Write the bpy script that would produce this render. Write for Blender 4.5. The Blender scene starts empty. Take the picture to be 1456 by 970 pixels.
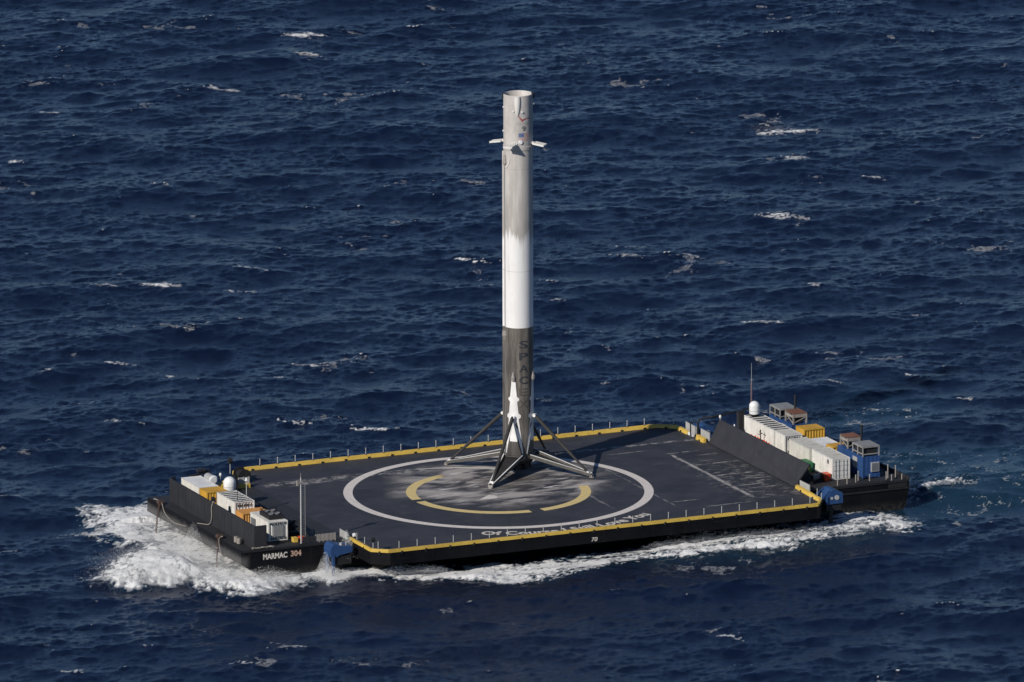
import bpy, bmesh, math, random
import numpy as np
from mathutils import Vector, Matrix

random.seed(7)
PI = math.pi
scene = bpy.context.scene
COL = scene.collection
DZ = 3.5                      # deck height above the mean sea level (sea is z = 0)

# ------------------------------------------------------------------ materials
class G:
    """tiny helper to write shader maths"""
    def __init__(s, name):
        s.m = bpy.data.materials.new(name); s.m.use_nodes = True
        s.t = s.m.node_tree; s.N = s.t.nodes; s.L = s.t.links
        s.p = s.N['Principled BSDF']; s.out = s.N['Material Output']
    def link(s, a, b): s.L.new(a, b)
    def put(s, sock, v):
        if isinstance(v, (int, float)): sock.default_value = v
        elif isinstance(v, (tuple, list)):
            sock.default_value = tuple(v) + (1.0,) if (len(v) == 3 and sock.type == 'RGBA') else tuple(v)
        else: s.L.new(v, sock)
    def math(s, op, a, b=0.0, c=0.0, clamp=False):
        n = s.N.new('ShaderNodeMath'); n.operation = op; n.use_clamp = clamp
        s.put(n.inputs[0], a); s.put(n.inputs[1], b); s.put(n.inputs[2], c)
        return n.outputs[0]
    def add(s, a, b): return s.math('ADD', a, b)
    def sub(s, a, b): return s.math('SUBTRACT', a, b)
    def mul(s, a, b): return s.math('MULTIPLY', a, b)
    def mx(s, a, b): return s.math('MAXIMUM', a, b)
    def mn(s, a, b): return s.math('MINIMUM', a, b)
    def ss(s, v, a, b, o0=0.0, o1=1.0):
        n = s.N.new('ShaderNodeMapRange'); n.interpolation_type = 'SMOOTHSTEP'
        s.put(n.inputs[0], v); s.put(n.inputs[1], a); s.put(n.inputs[2], b); s.put(n.inputs[3], o0); s.put(n.inputs[4], o1)
        return n.outputs[0]
    def obj(s):
        n = s.N.new('ShaderNodeTexCoord'); return n.outputs['Object']
    def sep(s, v):
        n = s.N.new('ShaderNodeSeparateXYZ'); s.L.new(v, n.inputs[0]); return n.outputs
    def comb(s, x, y, z):
        n = s.N.new('ShaderNodeCombineXYZ'); s.put(n.inputs[0], x); s.put(n.inputs[1], y); s.put(n.inputs[2], z); return n.outputs[0]
    def scl(s, v, k, rot=(0, 0, 0)):
        n = s.N.new('ShaderNodeMapping'); s.L.new(v, n.inputs[0]); n.inputs['Scale'].default_value = k; n.inputs['Rotation'].default_value = rot
        return n.outputs[0]
    def noise(s, v, scale=1.0, detail=4.0, rough=0.55, dist=0.0):
        n = s.N.new('ShaderNodeTexNoise'); s.L.new(v, n.inputs['Vector'])
        n.inputs['Scale'].default_value = scale; n.inputs['Detail'].default_value = detail
        n.inputs['Roughness'].default_value = rough; n.inputs['Distortion'].default_value = dist
        return n.outputs['Fac']
    def mix(s, f, a, b):
        n = s.N.new('ShaderNodeMix'); n.data_type = 'RGBA'
        s.put(n.inputs[0], f); s.put(n.inputs[6], a); s.put(n.inputs[7], b); return n.outputs[2]
    def attr(s, name):
        n = s.N.new('ShaderNodeAttribute'); n.attribute_name = name; return n.outputs['Fac']
    def bump(s, h, strength, dist):
        n = s.N.new('ShaderNodeBump'); n.inputs['Strength'].default_value = strength; n.inputs['Distance'].default_value = dist
        s.L.new(h, n.inputs['Height']); s.L.new(n.outputs[0], s.p.inputs['Normal']); return n.outputs[0]
    def set(s, color=None, rough=None, metal=None, spec=None):
        if color is not None: s.put(s.p.inputs['Base Color'], color)
        if rough is not None: s.put(s.p.inputs['Roughness'], rough)
        if metal is not None: s.put(s.p.inputs['Metallic'], metal)
        if spec is not None: s.put(s.p.inputs['Specular IOR Level'], spec)
        return s.m

def paint(name, col, dirt=(0.10, 0.08, 0.06), amount=0.35, rough=0.55, scale=1.2, streak=True, metal=0.0):
    """weathered paint: colour drift, vertical run-off streaks and small stains"""
    g = G(name); o = g.obj()
    big = g.noise(o, 0.45 * scale, 3)
    runs = g.noise(g.scl(o, (2.6, 2.6, 0.28) if streak else (1.5, 1.5, 1.5)), scale, 5, 0.65)
    spots = g.noise(o, 3.5 * scale, 4, 0.7)
    f = g.mul(g.ss(g.add(g.mul(runs, 0.65), g.mul(spots, 0.35)), 0.50, 0.72), amount)
    c = g.mix(g.ss(big, 0.3, 0.7), tuple(v * 0.88 for v in col), tuple(min(1, v * 1.08) for v in col))
    c = g.mix(f, c, dirt)
    g.bump(spots, 0.15, 0.02)
    return g.set(c, g.ss(spots, 0.2, 0.8, rough - 0.08, rough + 0.12), metal, 0.25 if max(col) < 0.05 else 0.5)

M = {}
def hull_material():
    g = G('hull_black_paint'); o = g.obj(); x, y, z = g.sep(o)
    n = g.noise(o, 0.5, 5, 0.65); runs = g.noise(g.scl(o, (1.6, 1.6, .22)), 1.2, 5, 0.68); f = g.noise(o, 3.0, 5, 0.7)
    c = g.mix(g.ss(n, 0.3, 0.7), (0.0036, 0.0040, 0.0058), (0.0072, 0.0076, 0.0100))
    seam = g.ss(g.math('ABSOLUTE', g.sub(g.math('FRACT', g.mul(x, 1 / 3.05)), 0.5)), 0.487, 0.495)
    c = g.mix(g.mul(seam, 0.4), c, (0.018, 0.016, 0.015))
    c = g.mix(g.mul(g.ss(runs, 0.54, 0.70), 0.5), c, (0.026, 0.017, 0.013))
    tide = g.mul(g.ss(g.add(z, g.mul(g.sub(f, 0.5), 1.2)), -2.2, -3.3), g.ss(f, 0.35, 0.6))
    c = g.mix(g.mul(tide, 0.6), c, (0.05, 0.048, 0.045))
    scr = g.ss(g.noise(g.scl(o, (.25, .25, 3)), 1.5, 5, .7), 0.62, 0.70)
    c = g.mix(g.mul(scr, 0.4), c, (0.045, 0.042, 0.04))
    bow = g.mul(g.ss(x, -39.5, -40.6), g.ss(g.add(z, g.mul(g.sub(f, 0.5), .8)), -0.35, -1.3))
    c = g.mix(g.mul(bow, 0.9), c, (0.105, 0.102, 0.10))
    g.bump(f, 0.3, 0.03)
    return g.set(c, g.ss(f, 0.2, 0.8, 0.45, 0.7), 0.0, 0.15)
M['hull'] = hull_material()
M['wall'] = paint('dark_grey_steel', (0.030, 0.031, 0.035), (0.075, 0.065, 0.055), 0.5, 0.6, 0.7)
M['blast'] = paint('charcoal_deflector_paint', (0.036, 0.036, 0.042), (0.085, 0.08, 0.075), 0.45, 0.6, 1.0)
M['steel'] = paint('black_steel', (0.020, 0.021, 0.024), (0.06, 0.045, 0.035), 0.4, 0.55)
M['yellow'] = paint('safety_yellow_paint', (0.70, 0.47, 0.085), (0.22, 0.14, 0.05), 0.5, 0.5, 1.0)
M['yellowbox'] = paint('container_yellow', (0.62, 0.36, 0.045), (0.20, 0.09, 0.03), 0.65, 0.5, 1.1)
M['orangebox'] = paint('container_orange', (0.64, 0.32, 0.09), (0.25, 0.10, 0.04), 0.6, 0.5, 1.1)
M['white'] = paint('container_white', (0.74, 0.725, 0.68), (0.28, 0.24, 0.20), 0.7, 0.45, 0.9)
M['cream'] = paint('container_cream_grey', (0.62, 0.61, 0.55), (0.22, 0.20, 0.17), 0.6, 0.5, 0.9)
M['roofgrime'] = paint('grimy_white_roof', (0.60, 0.59, 0.53), (0.16, 0.14, 0.12), 0.75, 0.6, 0.8, streak=False)
M['purewhite'] = paint('clean_white_gloss', (0.82, 0.82, 0.81), (0.5, 0.5, 0.48), 0.25, 0.35)
M['grey'] = paint('galvanised_grey', (0.36, 0.36, 0.35), (0.16, 0.12, 0.09), 0.5, 0.45, metal=0.3)
M['palegrey'] = paint('pale_grey_paint', (0.42, 0.42, 0.41), (0.20, 0.18, 0.16), 0.4, 0.5)
M['dark'] = paint('dark_vent', (0.022, 0.022, 0.024), (0.05, 0.045, 0.04), 0.4, 0.6)
M['louvre'] = paint('louvre_grey', (0.17, 0.18, 0.19), (0.08, 0.08, 0.08), 0.4, 0.5)
M['blue'] = paint('marine_blue_paint', (0.026, 0.075, 0.215), (0.05, 0.06, 0.09), 0.6, 0.42, 1.0)
M['thrblue'] = paint('worn_thruster_blue', (0.024, 0.068, 0.185), (0.03, 0.035, 0.05), 0.75, 0.45, 1.4)
M['rust'] = paint('rusty_brown', (0.20, 0.085, 0.05), (0.09, 0.05, 0.035), 0.7, 0.75, 1.5, streak=False)
M['redorange'] = paint('orange_red_plastic', (0.72, 0.085, 0.02), (0.3, 0.05, 0.02), 0.3, 0.45)
M['green'] = paint('dark_green_paint', (0.025, 0.16, 0.06), (0.05, 0.09, 0.04), 0.4, 0.5)
M['rope'] = paint('pale_rope', (0.30, 0.27, 0.24), (0.2, 0.16, 0.13), 0.5, 0.85, 3)
M['chain'] = paint('rusty_chain', (0.07, 0.04, 0.03), (0.16, 0.07, 0.04), 0.5, 0.8, 3)
M['redwhite'] = paint('faded_red_mast', (0.36, 0.24, 0.22), (0.2, 0.1, 0.08), 0.4, 0.6)
M['lettering'] = paint('lettering_white', (0.68, 0.63, 0.56), (0.25, 0.18, 0.14), 0.5, 0.6, 3)
M['rustletter'] = paint('lettering_rust_stained', (0.56, 0.36, 0.27), (0.25, 0.12, 0.08), 0.5, 0.6, 3)

# deck: dark non-skid with salt tracks, exhaust ash round the landing spot and scuffs
def deck_material():
    g = G('deck_nonskid'); o = g.obj(); x, y, z = g.sep(o)
    base_n = g.noise(o, 0.16, 5, 0.6)
    fine = g.noise(o, 2.2, 6, 0.75)
    c = g.mix(g.ss(base_n, 0.32, 0.68), (0.022, 0.024, 0.032), (0.041, 0.042, 0.052))
    c = g.mix(g.mul(g.ss(fine, 0.45, 0.8), 0.45), c, (0.075, 0.072, 0.072))
    # plate seams along and across the barge, faint
    seam = g.mx(g.ss(g.math('ABSOLUTE', g.sub(g.math('FRACT', g.mul(x, 1 / 6.1)), 0.5)), 0.494, 0.498),
                g.ss(g.math('ABSOLUTE', g.sub(g.math('FRACT', g.mul(y, 1 / 5.2)), 0.5)), 0.493, 0.497))
    c = g.mix(g.mul(seam, 0.22), c, (0.10, 0.09, 0.085))
    # long thin dried-salt streaks running along the deck
    st = g.noise(g.scl(o, (0.10, 1.15, 1)), 1.0, 6, 0.62, 0.6)
    patch = g.ss(g.noise(o, 0.085, 3), 0.42, 0.66)
    streak = g.mul(g.ss(st, 0.60, 0.74), patch)
    c = g.mix(g.mul(streak, 0.42), c, (0.24, 0.225, 0.215))
    st2 = g.ss(g.noise(g.scl(o, (0.35, 2.6, 1)), 1.0, 4, 0.6), 0.66, 0.74)
    c = g.mix(g.mul(st2, 0.5), c, (0.22, 0.21, 0.205))
    mott = g.noise(g.scl(o, (.5, .9, 1)), 0.7, 6, 0.72)
    c = g.mix(g.mul(g.ss(mott, 0.50, 0.72), 0.5), c, (0.082, 0.079, 0.08))
    def line(u, u0, w, v, va, vb, wob, k, amt, thr=0.42):
        # a dried-salt line at u = u0 between v = va and vb with a wobbling edge
        nn = g.noise(g.scl(o, wob), 1.0, 5, 0.7)
        d = g.math('ABSOLUTE', g.sub(g.add(u, g.mul(g.sub(nn, 0.5), k)), u0))
        f = g.ss(d, w, w * 0.2)
        f = g.mul(f, g.mul(g.ss(v, va, va + 1.2), g.ss(v, vb, vb - 1.2)))
        f = g.mul(f, g.ss(g.noise(o, 0.9, 5, 0.7), thr, thr + 0.2))
        return g.mul(f, amt)
    salt = line(x, 27.6, 0.42, y, -16, 9.3, (1, .3, 1), 0.9, 1.0, 0.33)
    for (yy, xa, xb, a) in ((9.6, 26.8, 32, .6), (7.4, 30, 34, .5), (4.4, 29, 32, .4), (2.6, 26.5, 34.5, .8), (-0.4, 30.5, 33.5, .6), (-3.4, 27.5, 33.5, .85),
                            (-6.6, 31, 35, .5), (-9.4, 28, 32, .8), (-11.2, 29.5, 34, .6), (-17.6, 20, 27, .5), (12.2, 20, 26, .45), (-13.8, 17, 21.5, .5)):
        salt = g.mx(salt, line(y, yy, 0.24, x, xa, xb, (.3, 1, 1), .9, min(1, a * 1.3), 0.36))
    salt = g.mx(salt, line(y, 14.6, 1.6, x, -26, -3, (.22, .6, 1), 4.0, 0.75, 0.42))
    salt = g.mx(salt, line(y, 15.4, 0.6, x, 12, 35, (.2, .6, 1), 3.2, 0.8, 0.40))
    salt = g.mx(salt, line(x, 17.0, 0.22, y, -16, 6, (1, .3, 1), 0.8, 0.45, 0.40))
    salt = g.mx(salt, line(x, 9.5, 0.30, y, -14, -4, (1, .3, 1), 1.2, 0.55, 0.40))
    blot = g.mul(g.ss(x, 24, 29), g.ss(y, 8, -6)); blot = g.mul(blot, g.ss(y, -19, -14))
    salt = g.mx(salt, g.mul(blot, g.mul(g.ss(g.noise(g.scl(o, (.55, 1.2, 1)), 1.0, 6, 0.72), 0.51, 0.65), 0.75)))
    c = g.mix(salt, c, (0.40, 0.38, 0.365))
    # blast ash round the landing spot
    dx = g.sub(x, 2.2); dy = g.sub(y, 4.2)
    wob = g.mul(g.sub(g.noise(o, 0.22, 4), 0.5), 7.0)
    r = g.add(g.math('SQRT', g.add(g.mul(g.mul(dx, dx), 0.72), g.mul(dy, dy))), wob)
    ash_zone = g.ss(r, 14.0, 8.0)
    ash_n = g.noise(g.scl(o, (0.13, 0.34, 1), (0, 0, 0.2)), 1.0, 6, 0.58, 1.0)
    ash = g.mul(ash_zone, g.ss(ash_n, 0.38, 0.60))
    c = g.mix(g.mul(ash, 0.92), c, (0.44, 0.405, 0.38))
    wisp = g.mul(g.ss(r, 13.0, 8.0), g.ss(g.noise(g.scl(o, (0.22, 0.9, 1), (0, 0, 0.12)), 1.0, 6, 0.62, 0.8), 0.55, 0.68))
    c = g.mix(g.mul(wisp, 0.95), c, (0.66, 0.63, 0.61))
    splash = line(y, 15.0, 1.3, x, -1.0, 13.5, (.25, .6, 1), 2.5, 0.9, 0.46)
    c = g.mix(splash, c, (0.52, 0.49, 0.47))
    core = g.mul(g.ss(r, 6.5, 2.5), g.ss(g.noise(g.scl(o, (.25, .5, 1)), 1.0, 5), 0.36, 0.6))
    c = g.mix(g.mul(core, 0.85), c, (0.062, 0.05, 0.043))
    g.bump(fine, 0.35, 0.02)
    return g.set(c, g.ss(fine, 0.2, 0.8, 0.55, 0.8))
M['deck'] = deck_material()

def worn_paint(name, col, soot=True, keep=0.0):
    g = G(name); o = g.obj(); x, y, z = g.sep(o)
    n = g.noise(o, 1.6, 6, 0.75)
    c = g.mix(g.ss(n, 0.35, 0.75), col, tuple(v * 0.82 for v in col))
    seam = g.ss(g.math('ABSOLUTE', g.sub(g.math('FRACT', g.mul(x, 1 / 6.1)), 0.5)), 0.493, 0.497)
    c = g.mix(g.mul(seam, 0.35), c, (0.10, 0.09, 0.085))
    if soot:
        dx = g.sub(x, 5.5); dy = g.sub(y, 7.0)
        wob = g.mul(g.sub(g.noise(o, 0.3, 4), 0.5), 6.0)
        r = g.add(g.math('SQRT', g.add(g.mul(dx, dx), g.mul(dy, dy))), wob)
        f = g.mul(g.ss(r, 11.0, 7.5), g.ss(g.noise(g.scl(o, (.2, .7, 1)), 1.0, 5, .7), 0.30, 0.5))
        c = g.mix(g.mul(f, 0.93 - keep), c, (0.12, 0.105, 0.095))
    scr = g.ss(g.noise(g.scl(o, (.3, 2.5, 1)), 1.3, 5, .7), 0.62, 0.72)
    c = g.mix(g.mul(scr, 0.4), c, (0.13, 0.12, 0.115))
    return g.set(c, 0.65)
M['ringpaint'] = worn_paint('worn_white_deck_paint', (0.76, 0.70, 0.65))
M['ringyellow'] = worn_paint('worn_yellow_deck_paint', (0.76, 0.59, 0.26))
M['logopaint'] = worn_paint('worn_white_stroke_paint', (0.74, 0.69, 0.64), True, 0.75)

# rocket skin: clean white band, scorched base, streaky soot above
def rocket_material():
    g = G('scorched_rocket_skin'); o = g.obj(); x, y, z = g.sep(o)
    az = g.math('ARCTAN2', y, x)
    sv = g.comb(g.mul(g.math('COSINE', az), 1.83), g.mul(g.math('SINE', az), 1.83), g.mul(z, 0.10))
    streak = g.noise(sv, 1.7, 6, 0.65)
    fine = g.noise(g.scl(o, (1, 1, .35)), 2.2, 6, 0.7)
    blob = g.noise(g.scl(o, (1, 1, .5)), 0.45, 4, 0.6)
    # scorched base section
    lo = g.mix(g.ss(streak, 0.30, 0.70), (0.060, 0.053, 0.046), (0.235, 0.210, 0.180))
    lo = g.mix(g.mul(g.ss(blob, 0.42, 0.66), 0.55), lo, (0.065, 0.06, 0.056))
    lo = g.mix(g.mul(g.ss(fine, 0.5, 0.75), 0.45), lo, (0.04, 0.037, 0.036))
    lo = g.mix(g.mul(g.ss(z, 5.5, 2.4), 0.7), lo, (0.045, 0.042, 0.042))
    # clean band
    mid = g.mix(g.mul(g.ss(blob, 0.45, 0.75), 0.2), (0.82, 0.81, 0.79), (0.62, 0.60, 0.57))
    mid = g.mix(g.mul(g.ss(fine, 0.55, 0.75), 0.25), mid, (0.5, 0.47, 0.44))
    mid = g.mix(g.mul(g.ss(streak, 0.52, 0.7), 0.4), mid, (0.55, 0.53, 0.50))
    # sooty upper tank
    hi = g.mix(g.ss(streak, 0.30, 0.72), (0.43, 0.40, 0.37), (0.60, 0.57, 0.53))
    hi = g.mix(g.mul(g.ss(blob, 0.45, 0.7), 0.35), hi, (0.30, 0.28, 0.255))
    hi = g.mix(g.mul(g.ss(fine, 0.48, 0.8), 0.3), hi, (0.32, 0.29, 0.26))
    hi = g.mix(g.mul(g.ss(g.add(z, g.mul(streak, 5)), 38.5, 33.0), 0.35), hi, (0.27, 0.25, 0.23))
    top = g.mix(g.ss(blob, 0.3, 0.7), (0.46, 0.432, 0.40), (0.58, 0.55, 0.515))
    top = g.mix(g.mul(g.ss(streak, 0.5, 0.7), 0.4), top, (0.36, 0.335, 0.31))
    top = g.mix(g.mul(g.ss(fine, 0.5, 0.75), 0.4), top, (0.33, 0.305, 0.28))
    low = g.noise(sv, 0.75, 4, 0.6)
    jag = g.add(z, g.add(g.mul(g.sub(low, 0.5), 6.5), g.mul(g.sub(streak, 0.5), 3.2)))
    c = g.mix(g.ss(jag, 29.7, 31.0), mid, hi)
    c = g.mix(g.ss(z, 18.66, 18.74), lo, c)
    c = g.mix(g.ss(z, 41.2, 41.35), c, top)
    ring = g.mx(g.ss(g.math('ABSOLUTE', g.sub(z, 38.9)), 0.05, 0.02), g.mx(g.ss(g.math('ABSOLUTE', g.sub(z, 25.9)), 0.05, 0.02), g.ss(g.math('ABSOLUTE', g.sub(z, 41.3)), 0.07, 0.03)))
    c = g.mix(g.mul(ring, 0.35), c, (0.2, 0.18, 0.16))
    g.bump(fine, 0.12, 0.02)
    return g.set(c, g.ss(fine, 0.2, 0.8, 0.42, 0.62))
M['rocket'] = rocket_material()
M['legwhite'] = paint('leg_white', (0.80, 0.79, 0.77), (0.40, 0.37, 0.34), 0.3, 0.45)
M['legdark'] = paint('sooty_carbon', (0.028, 0.027, 0.027), (0.09, 0.08, 0.075), 0.5, 0.6)
M['legsoot'] = paint('sooty_grey_white', (0.30, 0.275, 0.25), (0.12, 0.10, 0.09), 0.6, 0.6)
M['legrail'] = paint('leg_edge_grey', (0.085, 0.078, 0.070), (0.26, 0.235, 0.21), 0.5, 0.6, 2)
M['strut'] = paint('strut_dark_grey', (0.045, 0.043, 0.041), (0.11, 0.10, 0.09), 0.5, 0.5)
M['fin'] = paint('fin_white', (0.76, 0.74, 0.70), (0.36, 0.32, 0.28), 0.35, 0.55)
M['engine'] = paint('engine_black', (0.035, 0.032, 0.030), (0.10, 0.08, 0.07), 0.5, 0.5, metal=0.2)
M['flagred'] = paint('faded_flag_red', (0.42, 0.20, 0.17), (0.4, 0.33, 0.3), 0.6, 0.6, 2)
M['flagwhite'] = paint('faded_flag_white', (0.58, 0.52, 0.48), (0.4, 0.33, 0.3), 0.5, 0.6, 2)
M['flagblue'] = paint('faded_flag_blue', (0.10, 0.15, 0.30), (0.35, 0.33, 0.32), 0.4, 0.6, 2)
M['emblemred'] = paint('emblem_red', (0.34, 0.045, 0.045), (0.3, 0.15, 0.13), 0.3, 0.6, 2)
M['inkblue'] = paint('sooty_blue_ink', (0.034, 0.038, 0.052), (0.12, 0.105, 0.09), 0.75, 0.6, 2)
M['inksoot'] = paint('soot_covered_ink', (0.088, 0.080, 0.073), (0.14, 0.125, 0.11), 0.9, 0.6, 2)
M['inkfaint'] = paint('faint_sooty_ink', (0.42, 0.39, 0.36), (0.55, 0.52, 0.48), 0.8, 0.6, 3)
M['ink'] = paint('dark_ink', (0.09, 0.09, 0.10), (0.3, 0.28, 0.26), 0.4, 0.6, 2)

# ------------------------------------------------------------------ mesh builder
class MB:
    def __init__(s): s.bm = bmesh.new(); s.slot = 0
    def _f(s, vs):
        try:
            f = s.bm.faces.new(vs); f.material_index = s.slot; return f
        except ValueError: return None
    def hexa(s, p):   # p: 8 points, bottom 4 ccw then top 4
        v = [s.bm.verts.new(q) for q in p]
        for a in ((3, 2, 1, 0), (4, 5, 6, 7), (0, 1, 5, 4), (1, 2, 6, 5), (2, 3, 7, 6), (3, 0, 4, 7)): s._f([v[i] for i in a])
        return s
    def box(s, x0, x1, y0, y1, z0, z1):
        return s.hexa([(x0, y0, z0), (x1, y0, z0), (x1, y1, z0), (x0, y1, z0), (x0, y0, z1), (x1, y0, z1), (x1, y1, z1), (x0, y1, z1)])
    def bar(s, a, b, w, h=None, up=(0, 0, 1)):
        a = Vector(a); b = Vector(b); d = (b - a).normalized(); h = h or w; up = Vector(up)
        if abs(d.dot(up)) > 0.98: up = Vector((1, 0, 0))
        sx = d.cross(up).normalized(); sy = sx.cross(d).normalized()
        o = [(-.5, -.5), (.5, -.5), (.5, .5), (-.5, .5)]
        return s.hexa([a + sx * w * i + sy * h * j for i, j in o] + [b + sx * w * i + sy * h * j for i, j in o])
    def cyl(s, a, b, r0, r1=None, n=16, cap=True):
        r1 = r0 if r1 is None else r1
        a = Vector(a); b = Vector(b); d = (b - a).normalized()
        sx = d.orthogonal().normalized(); sy = d.cross(sx)
        R = [[s.bm.verts.new(c + (sx * math.cos(2 * PI * i / n) + sy * math.sin(2 * PI * i / n)) * r) for i in range(n)] for c, r in ((a, r0), (b, r1))]
        for i in range(n): s._f([R[0][i], R[0][(i + 1) % n], R[1][(i + 1) % n], R[1][i]])
        if cap: s._f(R[0][::-1]); s._f(R[1])
        return s
    def lathe(s, prof, n=48, c=(0, 0, 0), cap0=False, cap1=False, a0=0.0, a1=2 * PI):
        full = abs(a1 - a0 - 2 * PI) < 1e-6; k = n if full else n + 1
        rows = [[s.bm.verts.new((c[0] + r * math.cos(a0 + (a1 - a0) * i / n), c[1] + r * math.sin(a0 + (a1 - a0) * i / n), c[2] + z)) for i in range(k)] for r, z in prof]
        for A, B in zip(rows, rows[1:]):
            for i in range(n): s._f([A[i], A[(i + 1) % k], B[(i + 1) % k], B[i]])
        if cap0: s._f(rows[0][::-1])
        if cap1: s._f(rows[-1])
        return s
    def prism(s, pts, a, b, axis='y'):
        f = {'y': lambda u, v, w: (u, w, v), 'x': lambda u, v, w: (w, u, v), 'z': lambda u, v, w: (u, v, w)}[axis]
        A = [s.bm.verts.new(f(u, v, a)) for u, v in pts]; B = [s.bm.verts.new(f(u, v, b)) for u, v in pts]; n = len(pts)
        s._f(A); s._f(B[::-1])
        for i in range(n): s._f([A[i], B[i], B[(i + 1) % n], A[(i + 1) % n]])
        return s
    def sheet(s, pts): s._f([s.bm.verts.new(p) for p in pts]); return s
    def tube(s, pts, r, n=8):
        pts = [Vector(p) for p in pts]; rows = []
        for i, p in enumerate(pts):
            d = (pts[min(i + 1, len(pts) - 1)] - pts[max(i - 1, 0)]).normalized()
            sx = d.cross(Vector((0.13, 0.31, 0.94))).normalized(); sy = d.cross(sx)
            rr = r[i] if isinstance(r, (list, tuple)) else r
            rows.append([s.bm.verts.new(p + (sx * math.cos(2 * PI * k / n) + sy * math.sin(2 * PI * k / n)) * rr) for k in range(n)])
        for A, B in zip(rows, rows[1:]):
            for k in range(n): s._f([A[k], A[(k + 1) % n], B[(k + 1) % n], B[k]])
        s._f(rows[0][::-1]); s._f(rows[-1])
        return s
    def build(s, name, mats, parent=None, smooth=None, loc=None):
        bmesh.ops.recalc_face_normals(s.bm, faces=s.bm.faces[:])
        me = bpy.data.meshes.new(name); s.bm.to_mesh(me); s.bm.free()
        for m in (mats if isinstance(mats, (list, tuple)) else [mats]): me.materials.append(m)
        o = bpy.data.objects.new(name, me); COL.objects.link(o)
        if parent is not None: o.parent = parent
        if loc is not None: o.location = loc
        if smooth:
            for p in me.polygons: p.use_smooth = True
            try: me.set_sharp_from_angle(angle=math.radians(smooth))
            except Exception: pass
        return o

def tag(o, label=None, cat=None, group=None, kind=None):
    if label: o['label'] = label
    if cat: o['category'] = cat
    if group: o['group'] = group
    if kind: o['kind'] = kind
    return o
def thing(name, label, cat, loc=(0, 0, 0), rz=0.0, group=None):
    o = bpy.data.objects.new(name, None); COL.objects.link(o)
    o.location = (loc[0], loc[1], loc[2] + DZ); o.rotation_euler = (0, 0, rz)
    o.empty_display_size = 0.5
    return tag(o, label, cat, group)
def dup(root, loc, label=None, rz=None):
    r = root.copy(); COL.objects.link(r); r.location = (loc[0], loc[1], loc[2] + DZ)
    if rz is not None: r.rotation_euler = (0, 0, rz)
    if label: r['label'] = label
    for ch in list(root.children):
        c = ch.copy(); COL.objects.link(c); c.parent = r
        for gch in list(ch.children):
            d = gch.copy(); COL.objects.link(d); d.parent = c
    return r

def text_mesh(s, size=1.0, bold=0.03, extrude=0.0):
    cu = bpy.data.curves.new('letters', 'FONT'); cu.body = s; cu.size = size; cu.offset = bold * size; cu.extrude = extrude; cu.resolution_u = 3
    ob = bpy.data.objects.new('letters', cu); COL.objects.link(ob)
    dg = bpy.context.evaluated_depsgraph_get(); dg.update()
    me = bpy.data.meshes.new_from_object(ob.evaluated_get(dg))
    bpy.data.objects.remove(ob)
    v = np.array([list(p.co) for p in me.vertices])
    return me, v
def text_obj(name, s, size, mat, parent, fn, bold=0.03, width=None, cuts=0):
    """flat lettering mapped by fn(u, v) -> xyz ; u from 0 to width"""
    me, v = text_mesh(s, size, bold)
    if cuts:
        bm = bmesh.new(); bm.from_mesh(me)
        bmesh.ops.triangulate(bm, faces=bm.faces[:])
        for _ in range(cuts):
            long_ = [e for e in bm.edges if e.calc_length() > size * 0.14]
            if not long_: break
            bmesh.ops.subdivide_edges(bm, edges=long_, cuts=1); bmesh.ops.triangulate(bm, faces=bm.faces[:])
        bm.to_mesh(me); bm.free()
        v = np.array([list(p.co) for p in me.vertices])
    x0, x1 = v[:, 0].min(), v[:, 0].max(); k = (width / (x1 - x0)) if width else 1.0
    y0 = 0.0
    for p, q in zip(me.vertices, v): p.co = fn((q[0] - x0) * k, q[1] - y0, (x1 - x0) * k)
    me.name = name; me.materials.clear(); me.materials.append(mat)
    for p in me.polygons: p.material_index = 0
    o = bpy.data.objects.new(name, me); COL.objects.link(o); o.parent = parent
    return o

# ------------------------------------------------------------------ the barge
barge = thing('landing_barge', 'black flat-topped barge with a wide yellow-edged landing deck, under way at sea', 'barge', (0, 0, 0))
HY = 15.24
prof = [(-40.8, 0), (-40.9, -1.7), (-34.6, -4.5), (-30, -5.6), (46.8, -5.6), (48.8, -3.2), (49.2, -1.0), (49.2, 0)]
mb = MB(); mb.prism(prof, -HY, HY, 'y')
mb.build('hull', M['hull'], barge)
mb = MB()   # fender strips and plate laps on the hull sides
for sy in (-1, 1):
    mb.bar((-40.7, sy * (HY + .05), -0.12), (49.1, sy * (HY + .05), -0.12), 0.12, 0.2)
    mb.bar((36.5, sy * (HY + .06), -1.0), (49.3, sy * (HY + .06), -1.0), 0.16, 0.2)
mb.bar((49.25, -HY, -0.95), (49.25, HY, -0.95), 0.16, 0.22)
mb.build('rub_rail', M['steel'], barge)
PX0, PX1, PY = -26.6, 34.3, 23.35
ply = [(-24.6, -PY), (33.0, -PY), (PX1, -21.3), (PX1, 21.6), (32.0, PY), (-25.2, PY), (PX0, 21.9), (PX0, -21.8)]
mb = MB(); mb.prism([(a, b) for a, b in ply], -1.55, -0.012, 'z')
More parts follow.
